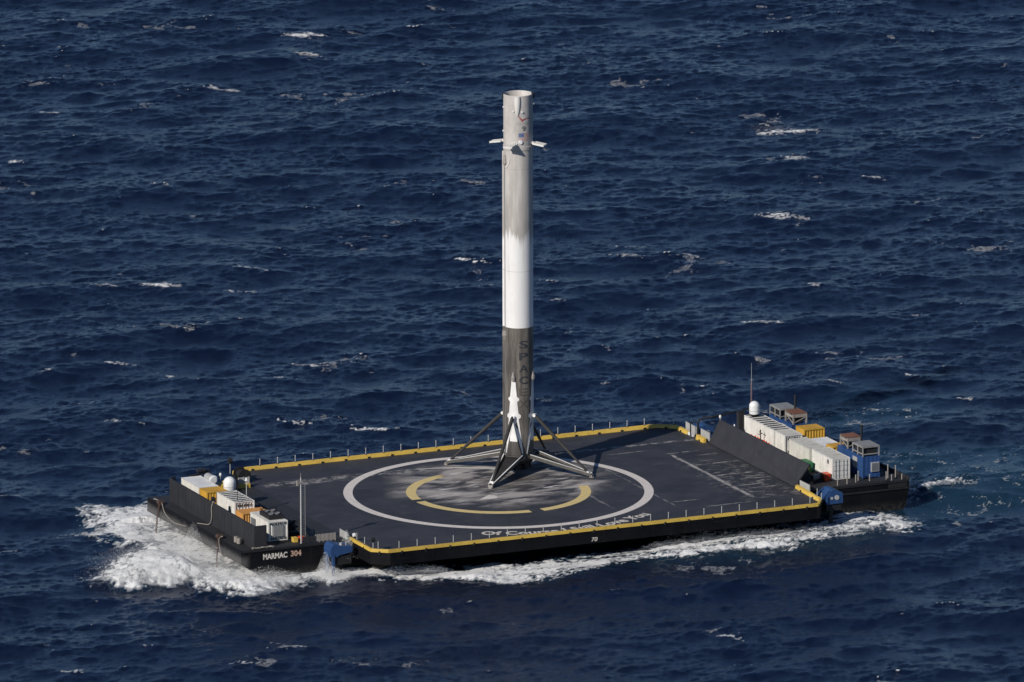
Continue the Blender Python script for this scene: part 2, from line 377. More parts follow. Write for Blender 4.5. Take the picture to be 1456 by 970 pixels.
# slanting brackets under the wings
for x in np.arange(-24, 34, 5.8):
    for sy in (-1, 1):
        mb.prism([(sy * HY, -1.6), (sy * (PY - .6), -1.6), (sy * HY, -4.2)], x - .12, x + .12, 'x')
mb.build('deck_wing', M['hull'], barge)
mb = MB()
mb.sheet([(-40.75, -HY + .05, 0.004), (PX0 + .02, -HY + .05, 0.004), (PX0 + .02, HY - .05, 0.004), (-40.75, HY - .05, 0.004)])
mb.build('working_deck', M['wall'], barge); mb = MB()
mb.sheet([(PX1 - .02, -HY + .05, 0.004), (49.15, -HY + .05, 0.004), (49.15, HY - .05, 0.004), (PX1 - .02, HY - .05, 0.004)])
mb.build('working_deck', M['wall'], barge)
mb = MB(); mb.sheet([(a, b, 0.008) for a, b in ply]); mb.build('landing_deck', M['deck'], barge)

def ring(name, r0, r1, a0, a1, mat, z=0.014, label=None):
    mb = MB(); n = max(8, int(abs(a1 - a0) / math.radians(2)))
    pts = [(a0 + (a1 - a0) * i / n) for i in range(n + 1)]
    for i in range(n):
        a, b = pts[i], pts[i + 1]
        mb.sheet([(r0 * math.cos(a), r0 * math.sin(a), z), (r1 * math.cos(a), r1 * math.sin(a), z), (r1 * math.cos(b), r1 * math.sin(b), z), (r0 * math.cos(b), r0 * math.sin(b), z)])
    o = mb.build(name, mat, barge)
    if label: o['label'] = label
    return o
ring('landing_ring', 18.12, 19.27, 0, 2 * PI, M['ringpaint'], label='broad white painted circle')
R_ = math.radians
for a0, a1 in ((-84.0, -7.5), (-176.0, -92.5), (105.0, 178.0)):
    ring('inner_ring', 10.25, 11.5, R_(a0), R_(a1), M['ringyellow'], label='worn yellow painted arc')
# painted emblem on the landing spot: long tapering stroke and a crossing stroke, mostly scorched
mb = MB()
ctr = [(-5.1, 15.05, .05), (-2.2, 14.6, .35), (1.0, 13.5, .75), (3.2, 12.3, .95), (4.6, 11.3, 1.05)]
L_, R2_ = [], []
for i, (x, y, w) in enumerate(ctr):
    q = Vector(ctr[min(i + 1, 4)][:2]) - Vector(ctr[max(i - 1, 0)][:2]); nrm = Vector((-q.y, q.x)).normalized()
    L_.append((x + nrm.x * w * .5, y + nrm.y * w * .5, .012)); R2_.append((x - nrm.x * w * .5, y - nrm.y * w * .5, .012))
for i in range(4): mb.sheet([L_[i], L_[i + 1], R2_[i + 1], R2_[i]])
mb.build('emblem_stroke', M['logopaint'], barge)
mb = MB(); mb.sheet([(-3.75, -2.75, .012), (-1.6, -3.1, .012), (-1.0, -1.9, .012), (-1.75, -1.0, .012)])
mb.build('emblem_stroke', M['logopaint'], barge)
mb = MB(); mb.sheet([(9.0, 12.2, .0115), (10.2, 11.6, .0115), (12.4, 14.5, .0115), (10.4, 14.6, .0115)])
mb.build('emblem_stroke', M['logopaint'], barge)
# curved lettering along the near rim of the circle
def arc_text(u, v, W):
    a = R_(-119.3) + (R_(-56.2) - R_(-119.3)) * u / W; r = 22.25 - v * 1.22
    return (r * math.cos(a), r * math.sin(a), 0.014)
text_obj('deck_lettering', 'Of Course I Still Love You', 1.95, M['lettering'], barge, arc_text, 0.034, 23.6)['label'] = 'white lettering reading Of Course I Still Love You'
# hull name and draught mark
def hull_text(u, v, W): return (-38.0 + u, -HY - 0.02, -1.3 + v * .84)
text_obj('hull_lettering', 'MARMAC', 1.15, M['lettering'], barge, hull_text, 0.03, 3.2)['label'] = 'white lettering reading MARMAC'
text_obj('hull_lettering', '304', 1.15, M['rustletter'], barge, lambda u, v, W: (-34.35 + u, -HY - 0.02, -1.25 + v * .84), 0.03, 1.4)['label'] = 'rust stained number 304'
text_obj('frame_number', '70', 0.7, M['lettering'], barge, lambda u, v, W: (2.15 + u + .2 * v, -PY - 0.02, -1.3 + v), 0.015, 0.8)['label'] = 'small number 70 on the wing side'

# yellow coaming round the landing deck
def coaming(a, b, inner, h=0.45, label=None):
    a = Vector((a[0], a[1], 0)); b = Vector((b[0], b[1], 0)); n = Vector((inner[0], inner[1], 0)).normalized()
    mb = MB()
    A = [a - n * 0.02, a + n * 0.30]; B = [b - n * 0.02, b + n * 0.30]
    z = Vector((0, 0, 1))
    mb.hexa([A[0] + z * .012, B[0] + z * .012, B[1] + n * .10 + z * .012, A[1] + n * .10 + z * .012, A[0] + z * h, B[0] + z * h, B[1] + z * (h - .05), A[1] + z * (h - .05)])
    mb.slot = 1
    d = (b - a); L = d.length; d.normalize(); k = max(1, int(L / 3.1))
    for i in range(k):
        c = a + d * (L * (i + .5) / k) + n * 0.36
        mb.hexa([c + d * sx * .16 + n * q + z * zz for zz in (.014, .20) for sx, q in ((-1, -.06), (1, -.06), (1, .10), (-1, .10))])
        c2 = a + d * (L * (i + .5) / k) - n * 0.05
        mb.hexa([c2 + d * sx * .09 + n * q + z * zz for zz in (-.25, .16) for sx, q in ((-1, -.06), (1, -.06), (1, .025), (-1, .025))])
    return mb.build('coaming', [M['yellow'], M['steel']], barge)
coaming((-24.7, -PY), (32.9, -PY), (0, 1)); coaming((-25.1, PY), (31.9, PY), (0, -1))
coaming((33.1, -PY + .1), (PX1, -21.4), (-1, .5)); coaming((32.1, PY - .05), (PX1, 21.7), (-1, -1.2))
coaming((PX1, -21.2), (PX1 + .35, -13.6), (-1, 0)); coaming((PX1, 21.5), (PX1, 18.1), (-1, 0)); coaming((PX1, 15.3), (PX1, 13.0), (-1, 0), 0.62)
coaming((-25.3, PY - .05), (PX0, 22.0), (1, -1)); coaming((-24.8, -PY + .05), (PX0, -21.9), (1, 1))
coaming((PX0, -21.7), (PX0, -14.2), (1, 0)); coaming((PX0, 21.7), (PX0, 20.3), (1, 0))
mb = MB()
mb.bar((PX1 - .1, 18.0, .2), (PX1 - .1, 16.6, .2), .3, .36); mb.build('coaming', M['purewhite'], barge)['label'] = 'short white painted length of coaming'

# stern bulwark: raised plates with an open recess at the corner
mb = MB()
for sy in (-1, 1):
    mb.box(41.5, 46.1, sy * HY - .14, sy * HY + .14, .01, .30)
    mb.box(49.0, 49.25, sy * HY * .72, sy * HY, .01, .42)
    mb.box(36.6, 41.4, sy * HY - .08, sy * HY + .08, .01, .16)
mb.box(49.0, 49.25, -10.8, 10.8, .01, .34)
mb.build('bulwark', M['wall'], barge)
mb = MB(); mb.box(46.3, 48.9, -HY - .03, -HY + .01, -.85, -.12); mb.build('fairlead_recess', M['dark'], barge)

# ------------------------------------------------------------------ edge posts
ORD = 'first second third fourth fifth sixth seventh eighth ninth tenth eleventh twelfth thirteenth fourteenth fifteenth sixteenth seventeenth eighteenth nineteenth twentieth'.split()
ORD += ['twenty-' + w for w in ORD[:9]]
def post_proto():
    t = thing('edge_post', 'post', 'edge post', (0, 0, 0), 0, 'thin stanchions along the yellow deck edges')
    mb = MB(); mb.cyl((0, 0, 0), (0, 0, .82), .055, .05, 8); mb.build('stem', M['palegrey'], t)
    mb = MB(); mb.box(-.09, .09, -.09, .09, 0, .06); mb.build('base_plate', M['steel'], t)
    mb = MB(); mb.cyl((0, 0, .82), (0, 0, .90), .075, .06, 8); mb.build('cap', M['palegrey'], t)
    return t
pp = post_proto(); first = True
xs_far = [-22.4 + 2.40 * i for i in range(23)]
xs_near = [-23.4 + 2.40 * i for i in range(24)]
for row, xs, y in (('far', xs_far, PY - .1), ('near', xs_near, -PY + .1)):
    for i, x in enumerate(xs):
        lab = f'thin pale stanchion on the {row} yellow edge of the deck, {ORD[i]} from the bow end'
        if first: pp.location = (x, y, .42 + DZ); pp['label'] = lab; first = False
        else: dup(pp, (x, y, .42), lab)
for lab, x, y in (('thin pale stanchion where the bow-side yellow edge meets the near corner', -26.4, -19.6), ('thin pale stanchion on the slanting near bow corner of the deck', -25.8, -22.4),
                  ('thin pale stanchion on the bow-side yellow edge next to the round lamp', -26.4, -17.2), ('thin pale stanchion on the stern-side yellow edge beside the near blue thruster', PX1 + .1, -19.8),
                  ('thin pale stanchion on the near stern corner of the yellow edge', 33.9, -22.1), ('thin pale stanchion at the far stern corner of the yellow edge', 33.9, 22.0)):
    dup(pp, (x, y, .42), lab)

# ------------------------------------------------------------------ rocket
RX, RY = 6.69, 8.87
rk = thing('rocket_booster', 'tall white and soot-grey rocket booster standing on four spread legs on the deck', 'rocket', (RX, RY, .012))
RR = 1.83
mb = MB(); mb.lathe([(1.55, 1.55), (RR, 1.75), (RR, 18.7), (RR, 30), (RR, 41.25)], 64, cap0=True); mb.build('tank_body', M['rocket'], rk, 40)
mb = MB(); mb.lathe([(RR, 41.25), (RR + .045, 41.3), (RR + .045, 41.75), (RR, 41.8), (RR, 48.2), (RR - .05, 48.25), (RR - .09, 48.2), (RR - .09, 44.5), (0.4, 44.0), (0.01, 44.0)], 64)
inter = mb.build('interstage', M['rocket'], rk, 40)
def cyl_pt(az, r, z): return Vector((r * math.cos(az), r * math.sin(az), z))
# little fittings on the interstage
mb = MB()
for az, z, w, h in ((228, 46.3, .12, .12), (262, 46.2, .14, .14), (256, 42.4, .28, .45), (240, 42.2, .12, .12), (233, 42.3, .1, .1), (170, 43.6, .12, .2), (172, 46.6, .1, .3)):
    c = cyl_pt(R_(az), RR + .05, z); mb.cyl(c - cyl_pt(R_(az), .1, 0), c + cyl_pt(R_(az), .10, 0), w, w * .8, 10); mb.build('fitting', M['purewhite'], inter); mb = MB()
mb = MB()
for az in (160, 336):
    c = cyl_pt(R_(az), RR - .02, 48.0); d = cyl_pt(R_(az), .16, 0); t_ = cyl_pt(R_(az + 90), .16, 0)
    mb.hexa([c - d - t_ + Vector((0, 0, zz)) if k == 0 else c + d - t_ + Vector((0, 0, zz)) if k == 1 else c + d + t_ + Vector((0, 0, zz)) if k == 2 else c - d + t_ + Vector((0, 0, zz)) for zz in (-.35, .32) for k in range(4)]); mb.build('latch', M['dark'], inter); mb = MB()
# long half-round cover on the front of the interstage
mb = MB()
for k in range(9):
    pass
rows = []
azc = R_(244)
for z, w, d in ((48.15, .36, .22), (47.7, .40, .26), (47.0, .36, .26), (46.2, .26, .2), (45.7, .12, .08), (45.55, .02, .02)):
    rows.append([mb.bm.verts.new(cyl_pt(azc + math.sin(-PI / 2 + PI * i / 8) * w / RR, RR + d * math.cos(-PI / 2 + PI * i / 8), z)) for i in range(9)])
for A, B in zip(rows, rows[1:]):
    for i in range(8): mb._f([A[i], A[i + 1], B[i + 1], B[i]])
mb._f(rows[0])
mb.build('cover', M['fin'], inter, 60)
def wrap(az0, r, z0):
    return lambda u, v, W: tuple(cyl_pt(R_(az0) + (u - W / 2) / RR, r, z0 + v))
def wrap_o(az0, r, z0, u0): return lambda u, v: tuple(cyl_pt(R_(az0) + (u + u0) / RR, r, z0 + v))
text_obj('lettering', 'FALCON', 0.55, M['inkfaint'], inter, wrap(266, RR + .018, 44.55), 0.0, 1.9, 3)['label'] = 'faint sooty lettering reading FALCON'
text_obj('lettering', '9', 0.85, M['ink'], inter, wrap(270, RR + .018, 43.8), 0.02, 0.5, 4)['label'] = 'dark figure 9'
# bird-like red emblem
mb = MB()
f0 = wrap_o(268, RR + .013, 45.0, 0); f = lambda u, v: f0(u * 1.15, v * 1.25)
up = [(-.75, .95), (-.45, .50), (-.15, .22), (.2, .30), (.6, .36), (1.05, .20)]
lo = [(-.70, .82), (-.42, .30), (-.12, .02), (.2, .18), (.6, .26), (1.00, .14)]
for i in range(5): mb.sheet([f(*up[i]), f(*up[i + 1]), f(*lo[i + 1]), f(*lo[i])])
mb.sheet([f(-.5, .30), f(-.22, .05), f(-.05, -.08), f(-.18, -.05)])
mb.build('emblem', M['emblemred'], inter)
# flag
mb = MB(); f = wrap_o(270, RR + .012, 42.55, 0)
FW, FH = 1.42, 0.98
for s_ in range(13):
    mb.slot = 0 if s_ % 2 == 0 else 1
    for q in range(6):
        u0 = -FW / 2 + FW * q / 6; u1 = u0 + FW / 6; v0 = FH * s_ / 13; v1 = FH * (s_ + 1) / 13
        if s_ >= 6 and q < 3: continue
        mb.sheet([f(u0, v0), f(u1, v0), f(u1, v1), f(u0, v1)])
mb.slot = 2
for q in range(3):
    u0 = -FW / 2 + FW * q / 6; u1 = u0 + FW / 6; mb.sheet([f(u0, FH * 6 / 13), f(u1, FH * 6 / 13), f(u1, FH), f(u0, FH)])
mb.slot = 1; f2 = wrap_o(270, RR + .016, 42.55, 0)
for a in range(5):
    for b in range(4):
        u = -FW / 2 + .08 + .135 * a; v = FH * 6 / 13 + .07 + .125 * b
        mb.sheet([f2(u - .02, v), f2(u, v - .02), f2(u + .02, v), f2(u, v + .02)])
mb.build('flag', [M['flagred'], M['flagwhite'], M['flagblue']], inter)['label'] = 'faded stars and stripes flag'
# stacked letters down the scorched section
for i, ch in enumerate('SPACEX'):   # stacked upright, the lower ones fading in the soot
    text_obj('lettering', ch, 1.35, M['inkblue' if i < 4 else 'inksoot'], rk, wrap(266, RR + .02, 16.15 - 1.52 * i), 0.015, 1.15, 5)['label'] = f'dark letter {ch} on the scorched section'
# raceway along one side
mb = MB(); az = R_(163)
for z0, z1, r, w in ((1.9, 18.2, .20, .34), (18.2, 41.0, .18, .30)):
    a = cyl_pt(az, RR, z0); b = cyl_pt(az, RR, z1)
    mb.cyl(a, b, r, r, 10)
mb.build('raceway', M['rocket'], rk, 40)
mb = MB(); mb.cyl(cyl_pt(R_(181), RR, 1.9), cyl_pt(R_(181), RR, 40.6), .07, .07, 8); mb.build('groove_shade', M['louvre'], rk)  # thin dark rod standing in for the shaded groove beside the raceway
mb = MB()
c = cyl_pt(R_(182), RR, 17.8); mb.cyl(c + Vector((0, 0, .45)), c + Vector((0, 0, -.15)), .36, .42, 12); mb.cyl(c + Vector((0, 0, -.15)), c + Vector((0, 0, -.9)), .42, .08, 12)
mb.build('raceway_housing', M['legsoot'], rk, 40); mb = MB()
c = cyl_pt(R_(185), RR, 39.9); mb.cyl(c + Vector((0, 0, .7)), c + Vector((0, 0, -.3)), .2, .34, 12); mb.cyl(c + Vector((0, 0, -.3)), c + Vector((0, 0, -.8)), .34, .1, 12)
mb.build('raceway_housing', M['legsoot'], rk, 40)
mb = MB()
for k in range(10):
    a = PI * k / 9; b = PI * (k + 1) / 9
    if k < 9:
        mb.bar(cyl_pt(R_(196) + .28 * math.cos(a), RR + .05, 40.2 - 1.5 * math.sin(a) * (.4 + .6 * k / 9)), cyl_pt(R_(196) + .28 * math.cos(b), RR + .05, 40.2 - 1.5 * math.sin(b) * (.4 + .6 * (k + 1) / 9)), .09, .09)
mb.build('pipe', M['fin'], rk)
# engines
mb = MB(); mb.lathe([(1.2, 1.9), (1.75, 1.72), (1.75, 1.35), (1.6, 1.25)], 40, cap1=True); mb.build('engine_section', M['engine'], rk, 40)
en = MB().lathe([(.20, 1.35), (.24, 1.1), (.40, .75), (.47, .45), (.44, .45), (.2, 1.05)], 20).build('engine_nozzle', M['engine'], rk, 50)
for k in range(8):
    o = en.copy(); COL.objects.link(o); o.parent = rk; o.location = (1.22 * math.cos(PI / 4 * k + .39), 1.22 * math.sin(PI / 4 * k + .39), 0)
# grid fins
fin = bpy.data.objects.new('grid_fin', None)
def make_fin():
    mb = MB(); w, l, t = 1.2, 1.5, .10
    mb.box(0.25, 0.25 + l, -w / 2, -w / 2 + .06, -t, t); mb.box(0.25, 0.25 + l, w / 2 - .06, w / 2, -t, t)
    mb.box(0.25, .31, -w / 2 + .06, w / 2 - .06, -t, t); mb.box(.19 + l, .25 + l, -w / 2 + .06, w / 2 - .06, -t, t)
    n = 7
    for i in range(-n, n + 1):
        for sgn in (1, -1):
            # diagonal slats clipped to the frame
            pts = []
            for q in np.linspace(0, 1, 41):
                x = .31 + q * (l - .12); y = sgn * (x - .25 - l / 2) + i * .24
                if abs(y) < w / 2 - .06: pts.append((x, y))
            if len(pts) > 1: mb.bar((pts[0][0], pts[0][1], 0), (pts[-1][0], pts[-1][1], 0), .02, 2 * t - .02)
    mb.box(-.15, .25, -.16, .16, -.13, .13)
    return mb
fin = make_fin().build('grid_fin', M['fin'], rk)
fins = [fin]
for k in range(3):
    o = fin.copy(); COL.objects.link(o); o.parent = rk; fins.append(o)
for o, az, tilt in zip(fins, (135, 225, 315, 45), (9, 3, 8, 5)):
    o.location = cyl_pt(R_(az), RR + .05, 42.15); o.rotation_euler = (0, R_(tilt), R_(az))
# landing legs
def make_leg():
    # local: +x outward from the rocket axis; a shallow trough open upwards, pale rims, dark lining
    hx, hz, fx, fz, w0, w1 = 1.95, 2.25, 9.75, .28, 1.25, .24
    def P(t, side, up): return (hx + (fx - hx) * t, side * (w0 + (w1 - w0) * t), hz + (fz - hz) * t + up)
    mb = MB()
    for t0, t1 in ((0.03, .5), (.5, 1)):
        mb.hexa([P(t0, -.98, -.14), P(t1, -.98, -.12), P(t1, .98, -.12), P(t0, .98, -.14), P(t0, -.98, -.04), P(t1, -.98, -.04), P(t1, .98, -.04), P(t0, .98, -.04)])
    leg = mb.build('landing_leg', M['legdark'], rk)
    for sd in (-1, 1):
        mb = MB()
        def Q(t, w, up): p = P(t, sd, up); return (p[0], p[1] + sd * w, p[2])
        mb.hexa([Q(0, -.07, -.16), Q(1, -.06, -.12), Q(1, .07, -.12), Q(0, .07, -.16), Q(0, -.07, .30), Q(1, -.06, .22), Q(1, .07, .22), Q(0, .07, .30)])
        rail = mb.build('side_rail', M['legrail'], leg)
        mb = MB()
        mb.hexa([Q(.01, -.075, .305), Q(.995, -.065, .225), Q(.995, .03, .225), Q(.01, .075, .305), Q(.01, -.075, .36), Q(.995, -.065, .275), Q(.995, .075, .275), Q(.01, .075, .36)])
        mb.build('rim', M['legwhite'], leg)
    mb = MB(); mb.cyl((fx - .05, -.3, .22), (fx - .05, .3, .22), .2, .2, 12); mb.cyl((fx + .02, 0, .02), (fx + .02, 0, .2), .3, .2, 14)
    mb.build('foot', M['legsoot'], leg)
    mb = MB(); a = Vector((2.12, 0, 7.35)); b = Vector((9.25, 0, .62)); m1 = a.lerp(b, .36); m2 = a.lerp(b, .70)
    mb.cyl(a, m1, .235, .235, 14); mb.cyl(m1, m2, .20, .20, 14); mb.cyl(m2, b, .165, .165, 14)
    mb.build('telescopic_strut', M['strut'], leg, 40)
    mb = MB(); mb.cyl(a + Vector((0, -.28, 0)), a + Vector((0, .28, 0)), .20, .20, 12); mb.box(1.75, 2.15, -.14, .14, 7.2, 7.55); mb.build('pin', M['legwhite'], leg); mb = MB()
    mb.cyl(b + Vector((0, -.2, 0)), b + Vector((0, .2, 0)), .18, .18, 12); mb.build('pin', M['legwhite'], leg)
    mb = MB(); mb.cyl((1.9, -1.35, 2.25), (1.9, 1.35, 2.25), .15, .15, 10); mb.build('hinge', M['engine'], leg)
    return leg
leg = make_leg(); legs = [leg]
for k in range(3):
    o = leg.copy(); COL.objects.link(o); o.parent = rk
    for ch in list(leg.children):
        c = ch.copy(); COL.objects.link(c); c.parent = o
    legs.append(o)
for o, az in zip(legs, (225, 135, 315, 45)): o.rotation_euler = (0, 0, R_(az))
# white leg-shaped panels left clean on the tank, with ears, forked at the bottom
def make_panel():
    mb = MB(); r = RR + .035
    def V(u, z, rr=r): return tuple(cyl_pt(u / RR, rr, z))
    prof = [(12.0, .24), (11.7, .28), (9.95, .44), (9.75, .72), (9.5, .72), (9.3, .47), (7.85, .62), (7.6, .92), (7.3, .92), (7.1, .66), (6.6, .72)]
    for (za, wa), (zb, wb) in zip(prof, prof[1:]):
        for q in range(4):
            a0, a1 = -1 + q * .5, -.5 + q * .5
            mb.sheet([V(a0 * wa, za), V(a1 * wa, za), V(a1 * wb, zb), V(a0 * wb, zb)])
    for sd in (-1, 1):
        fork = [(6.6, .72, .0), (5.6, .84, .30), (4.6, .97, .60), (3.4, 1.12, .90), (2.6, 1.22, 1.10)]
        for (za, oa, ia), (zb, ob, ib) in zip(fork, fork[1:]):
            mb.sheet([V(sd * ia, za), V(sd * oa, za), V(sd * ob, zb), V(sd * ib, zb)])
    ins = [(6.58, .0), (5.6, .27), (4.7, .52), (4.2, .50)]
    for (za, wa), (zb, wb) in zip(ins, ins[1:]):
        for q in range(4):
            a0, a1 = -1 + q * .5, -.5 + q * .5
            mb.sheet([V(a0 * wa, za, r - .012), V(a1 * wa, za, r - .012), V(a1 * wb, zb, r - .012), V(a0 * wb, zb, r - .012)])
    return mb
pan = make_panel().build('leg_panel', M['legwhite'], rk); pans = [pan]
cap = MB().cyl((RR + .02, 0, 12.0), (RR + .05, 0, 12.35), .30, .30, 12).cyl((RR + .05, 0, 12.35), (RR + .02, 0, 13.15), .30, .04, 12).build('leg_nose_cap', M['legsoot'], rk, 40); caps_ = [cap]
for k in range(3):
    for src, lst in ((pan, pans), (cap, caps_)):
        o = src.copy(); COL.objects.link(o); o.parent = rk; lst.append(o)
for lst in (pans, caps_):
    for o, az in zip(lst, (225, 135, 315, 45)): o.rotation_euler = (0, 0, R_(az))
mb = MB()
for k in range(7):
    a = R_(205 + 9 * k); b = R_(205 + 9 * (k + 1)); s_ = lambda q: .28 * math.sin((q - R_(205)) / R_(63) * PI)
    mb.bar(cyl_pt(a, RR + .08, 2.15 - s_(a)), cyl_pt(b, RR + .08, 2.15 - s_(b)), .10, .10)
mb.build('hose', M['legwhite'], rk)

# ------------------------------------------------------------------ containers and machines
def corrugated(mb, x0, x1, y0, y1, z0, z1, pitch=.36, dep=.06):
    """four corrugated walls as folded sheets"""
    def run(p0, p1, nrm):
        p0 = Vector(p0); p1 = Vector(p1); n = max(4, int((p1 - p0).length / pitch)); d = (p1 - p0) / n; nrm = Vector(nrm)
        pts = []
        for i in range(n):
            for t, o in ((0, 0), (.3, 0), (.5, 1), (.8, 1)):
                pts.append(p0 + d * (i + t) - nrm * (dep * o))
        pts.append(p1)
        A = [mb.bm.verts.new((p.x, p.y, z0)) for p in pts]; B = [mb.bm.verts.new((p.x, p.y, z1)) for p in pts]
        for i in range(len(pts) - 1): mb._f([A[i], A[i + 1], B[i + 1], B[i]])
    run((x0, y0, 0), (x1, y0, 0), (0, -1, 0)); run((x1, y0, 0), (x1, y1, 0), (1, 0, 0)); run((x1, y1, 0), (x0, y1, 0), (0, 1, 0)); run((x0, y1, 0), (x0, y0, 0), (-1, 0, 0))

def container(name, label, x0, x1, y0, y1, h, mat, roofmat=None, z=0.05, doors='near', vents=False, roof_slats=0, window=False, cat='container', group=None):
    cx, cy = (x0 + x1) / 2, (y0 + y1) / 2; w, l = (x1 - x0) / 2, (y1 - y0) / 2
    t = thing(name, label, cat, (cx, cy, z), 0, group); e = .07
    mb = MB()
    corrugated(mb, -w + e, w - e, -l + e, l - e, .14, h - .1)
    mb.build('wall_panel', mat, t)
    mb = MB()
    for sx in (-1, 1):
        for sy in (-1, 1):
            mb.box(sx * w - (.13 if sx > 0 else 0), sx * w + (.13 if sx < 0 else 0), sy * l - (.13 if sy > 0 else 0), sy * l + (.13 if sy < 0 else 0), 0, h)
    for zz in (0.01, h - .13):
        for sx in (-1, 1): mb.box(sx * w - .055 - sx * .06, sx * w + .055 - sx * .06, -l + .13, l - .13, zz, zz + .12)
        for sy in (-1, 1): mb.box(-w + .13, w - .13, sy * l - .055 - sy * .06, sy * l + .055 - sy * .06, zz, zz + .12)
    mb.build('frame', mat, t)
    mb = MB()
    if roof_slats:
        mb.box(-w + .11, w - .11, -l + .11, l - .11, h - .2, h - .045)
        rf = mb.build('roof', M['dark'], t)
        mb = MB(); n = roof_slats
        for i in range(n):
            yy = -l + .25 + (2 * l - .5) * (i + .5) / n; hw = (2 * l - .5) / n * .16
            mb.box(-w + .12, w - .12, yy - hw, yy + hw, h - .043, h + .01)
        mb.build('slat', roofmat or mat, rf)
    else:
        n = max(3, int(2 * l / .6))
        mb.box(-w + .11, w - .11, -l + .11, l - .11, h - .12, h - .035)
        for i in range(n):
            yy = -l + .15 + (2 * l - .3) * (i + .5) / n; mb.box(-w + .14, w - .14, yy - .14, yy + .14, h - .034, h - .012)
        mb.build('roof', roofmat or mat, t)
    yd = -l if doors == 'near' else l
    if doors:
        sgn = -1 if doors == 'near' else 1
        for sx in (-1, 1):
            mb = MB(); a, b = (.02, w - .15) if sx > 0 else (-w + .15, -.02)
            mb.box(a, b, min(yd + sgn * .0, yd - sgn * .06), max(yd + sgn * .0, yd - sgn * .06), .16, h - .17)
            d = mb.build('door', mat, t)
            mb = MB()
            for q in (.28, .72):
                xx = a + (b - a) * q; mb.cyl((xx, yd + sgn * .04, .18), (xx, yd + sgn * .04, h - .2), .03, .03, 8)
                mb.box(xx - .09, xx + .09, yd + sgn * .012 - .01, yd + sgn * .012 + .01, h * .42, h * .45)
            for zz in (.5, 1.1, 1.75, h - .45): mb.box(a + .02, b - .02, yd + sgn * .006 - .005, yd + sgn * .006 + .005, zz, zz + .035)
            mb.build('locking_bar', M['louvre'], d)
    if vents:
        for zz in ((.25, h - .65) if not vents == 'low' else (.25,)):
            for k in range(7):
                mb = MB(); xx = -w + .3 + (2 * w - .6) * (k + .5) / 7
                mb.box(xx - .07, xx + .07, -l - .02, -l + .0, zz, zz + .36); mb.build('vent', M['dark'], t)
    if window:
        mb = MB(); mb.box(-w - .015, -w + .06, -l + 1.2, -l + 1.55, h - .85, h - .35); mb.build('window', M['louvre'], t)
        mb = MB(); mb.box(-w - .015, -w + .06, -l + .2, -l + .42, .3, .7); mb.build('socket_box', M['dark'], t)
    return t

# --- stern side
a1 = container('shipping_container', 'white shipping container with barred end doors, nearest of the white row behind the blast wall', 40.2, 42.62, -11.9, -5.85, 2.72, M['white'], M['roofgrime'], window=True)
container('shipping_container', 'cream-grey grimy shipping container behind the doored white one in the white row', 39.9, 42.3, -5.75, 0.3, 2.72, M['cream'], M['roofgrime'])
container('shipping_container', 'long white container with a slatted open roof, below the white radar dome at the stern', 40.35, 42.75, 5.6, 14.6, 2.6, M['white'], M['white'], roof_slats=8, doors=None)
container('shipping_container', 'short plain white container between the slatted-roof one and the cream-grey one', 40.35, 42.75, 2.35, 5.45, 2.6, M['white'], M['roofgrime'], vents=True, doors=None)
container('shipping_container', 'low flat white container between the two yellow containers at the stern', 43.2, 45.7, -3.0, 1.4, 2.15, M['white'], M['purewhite'], doors=None)
container('shipping_container', 'big yellow container at the stern, beside the far blue generator', 43.75, 46.6, 3.95, 6.5, 2.65, M['yellowbox'], M['yellowbox'], doors=None)
container('shipping_container', 'small yellow container between the grimy white row and the rusty-topped radiator', 43.4, 45.6, -5.3, -3.3, 2.5, M['yellowbox'], M['yellowbox'], doors=None)

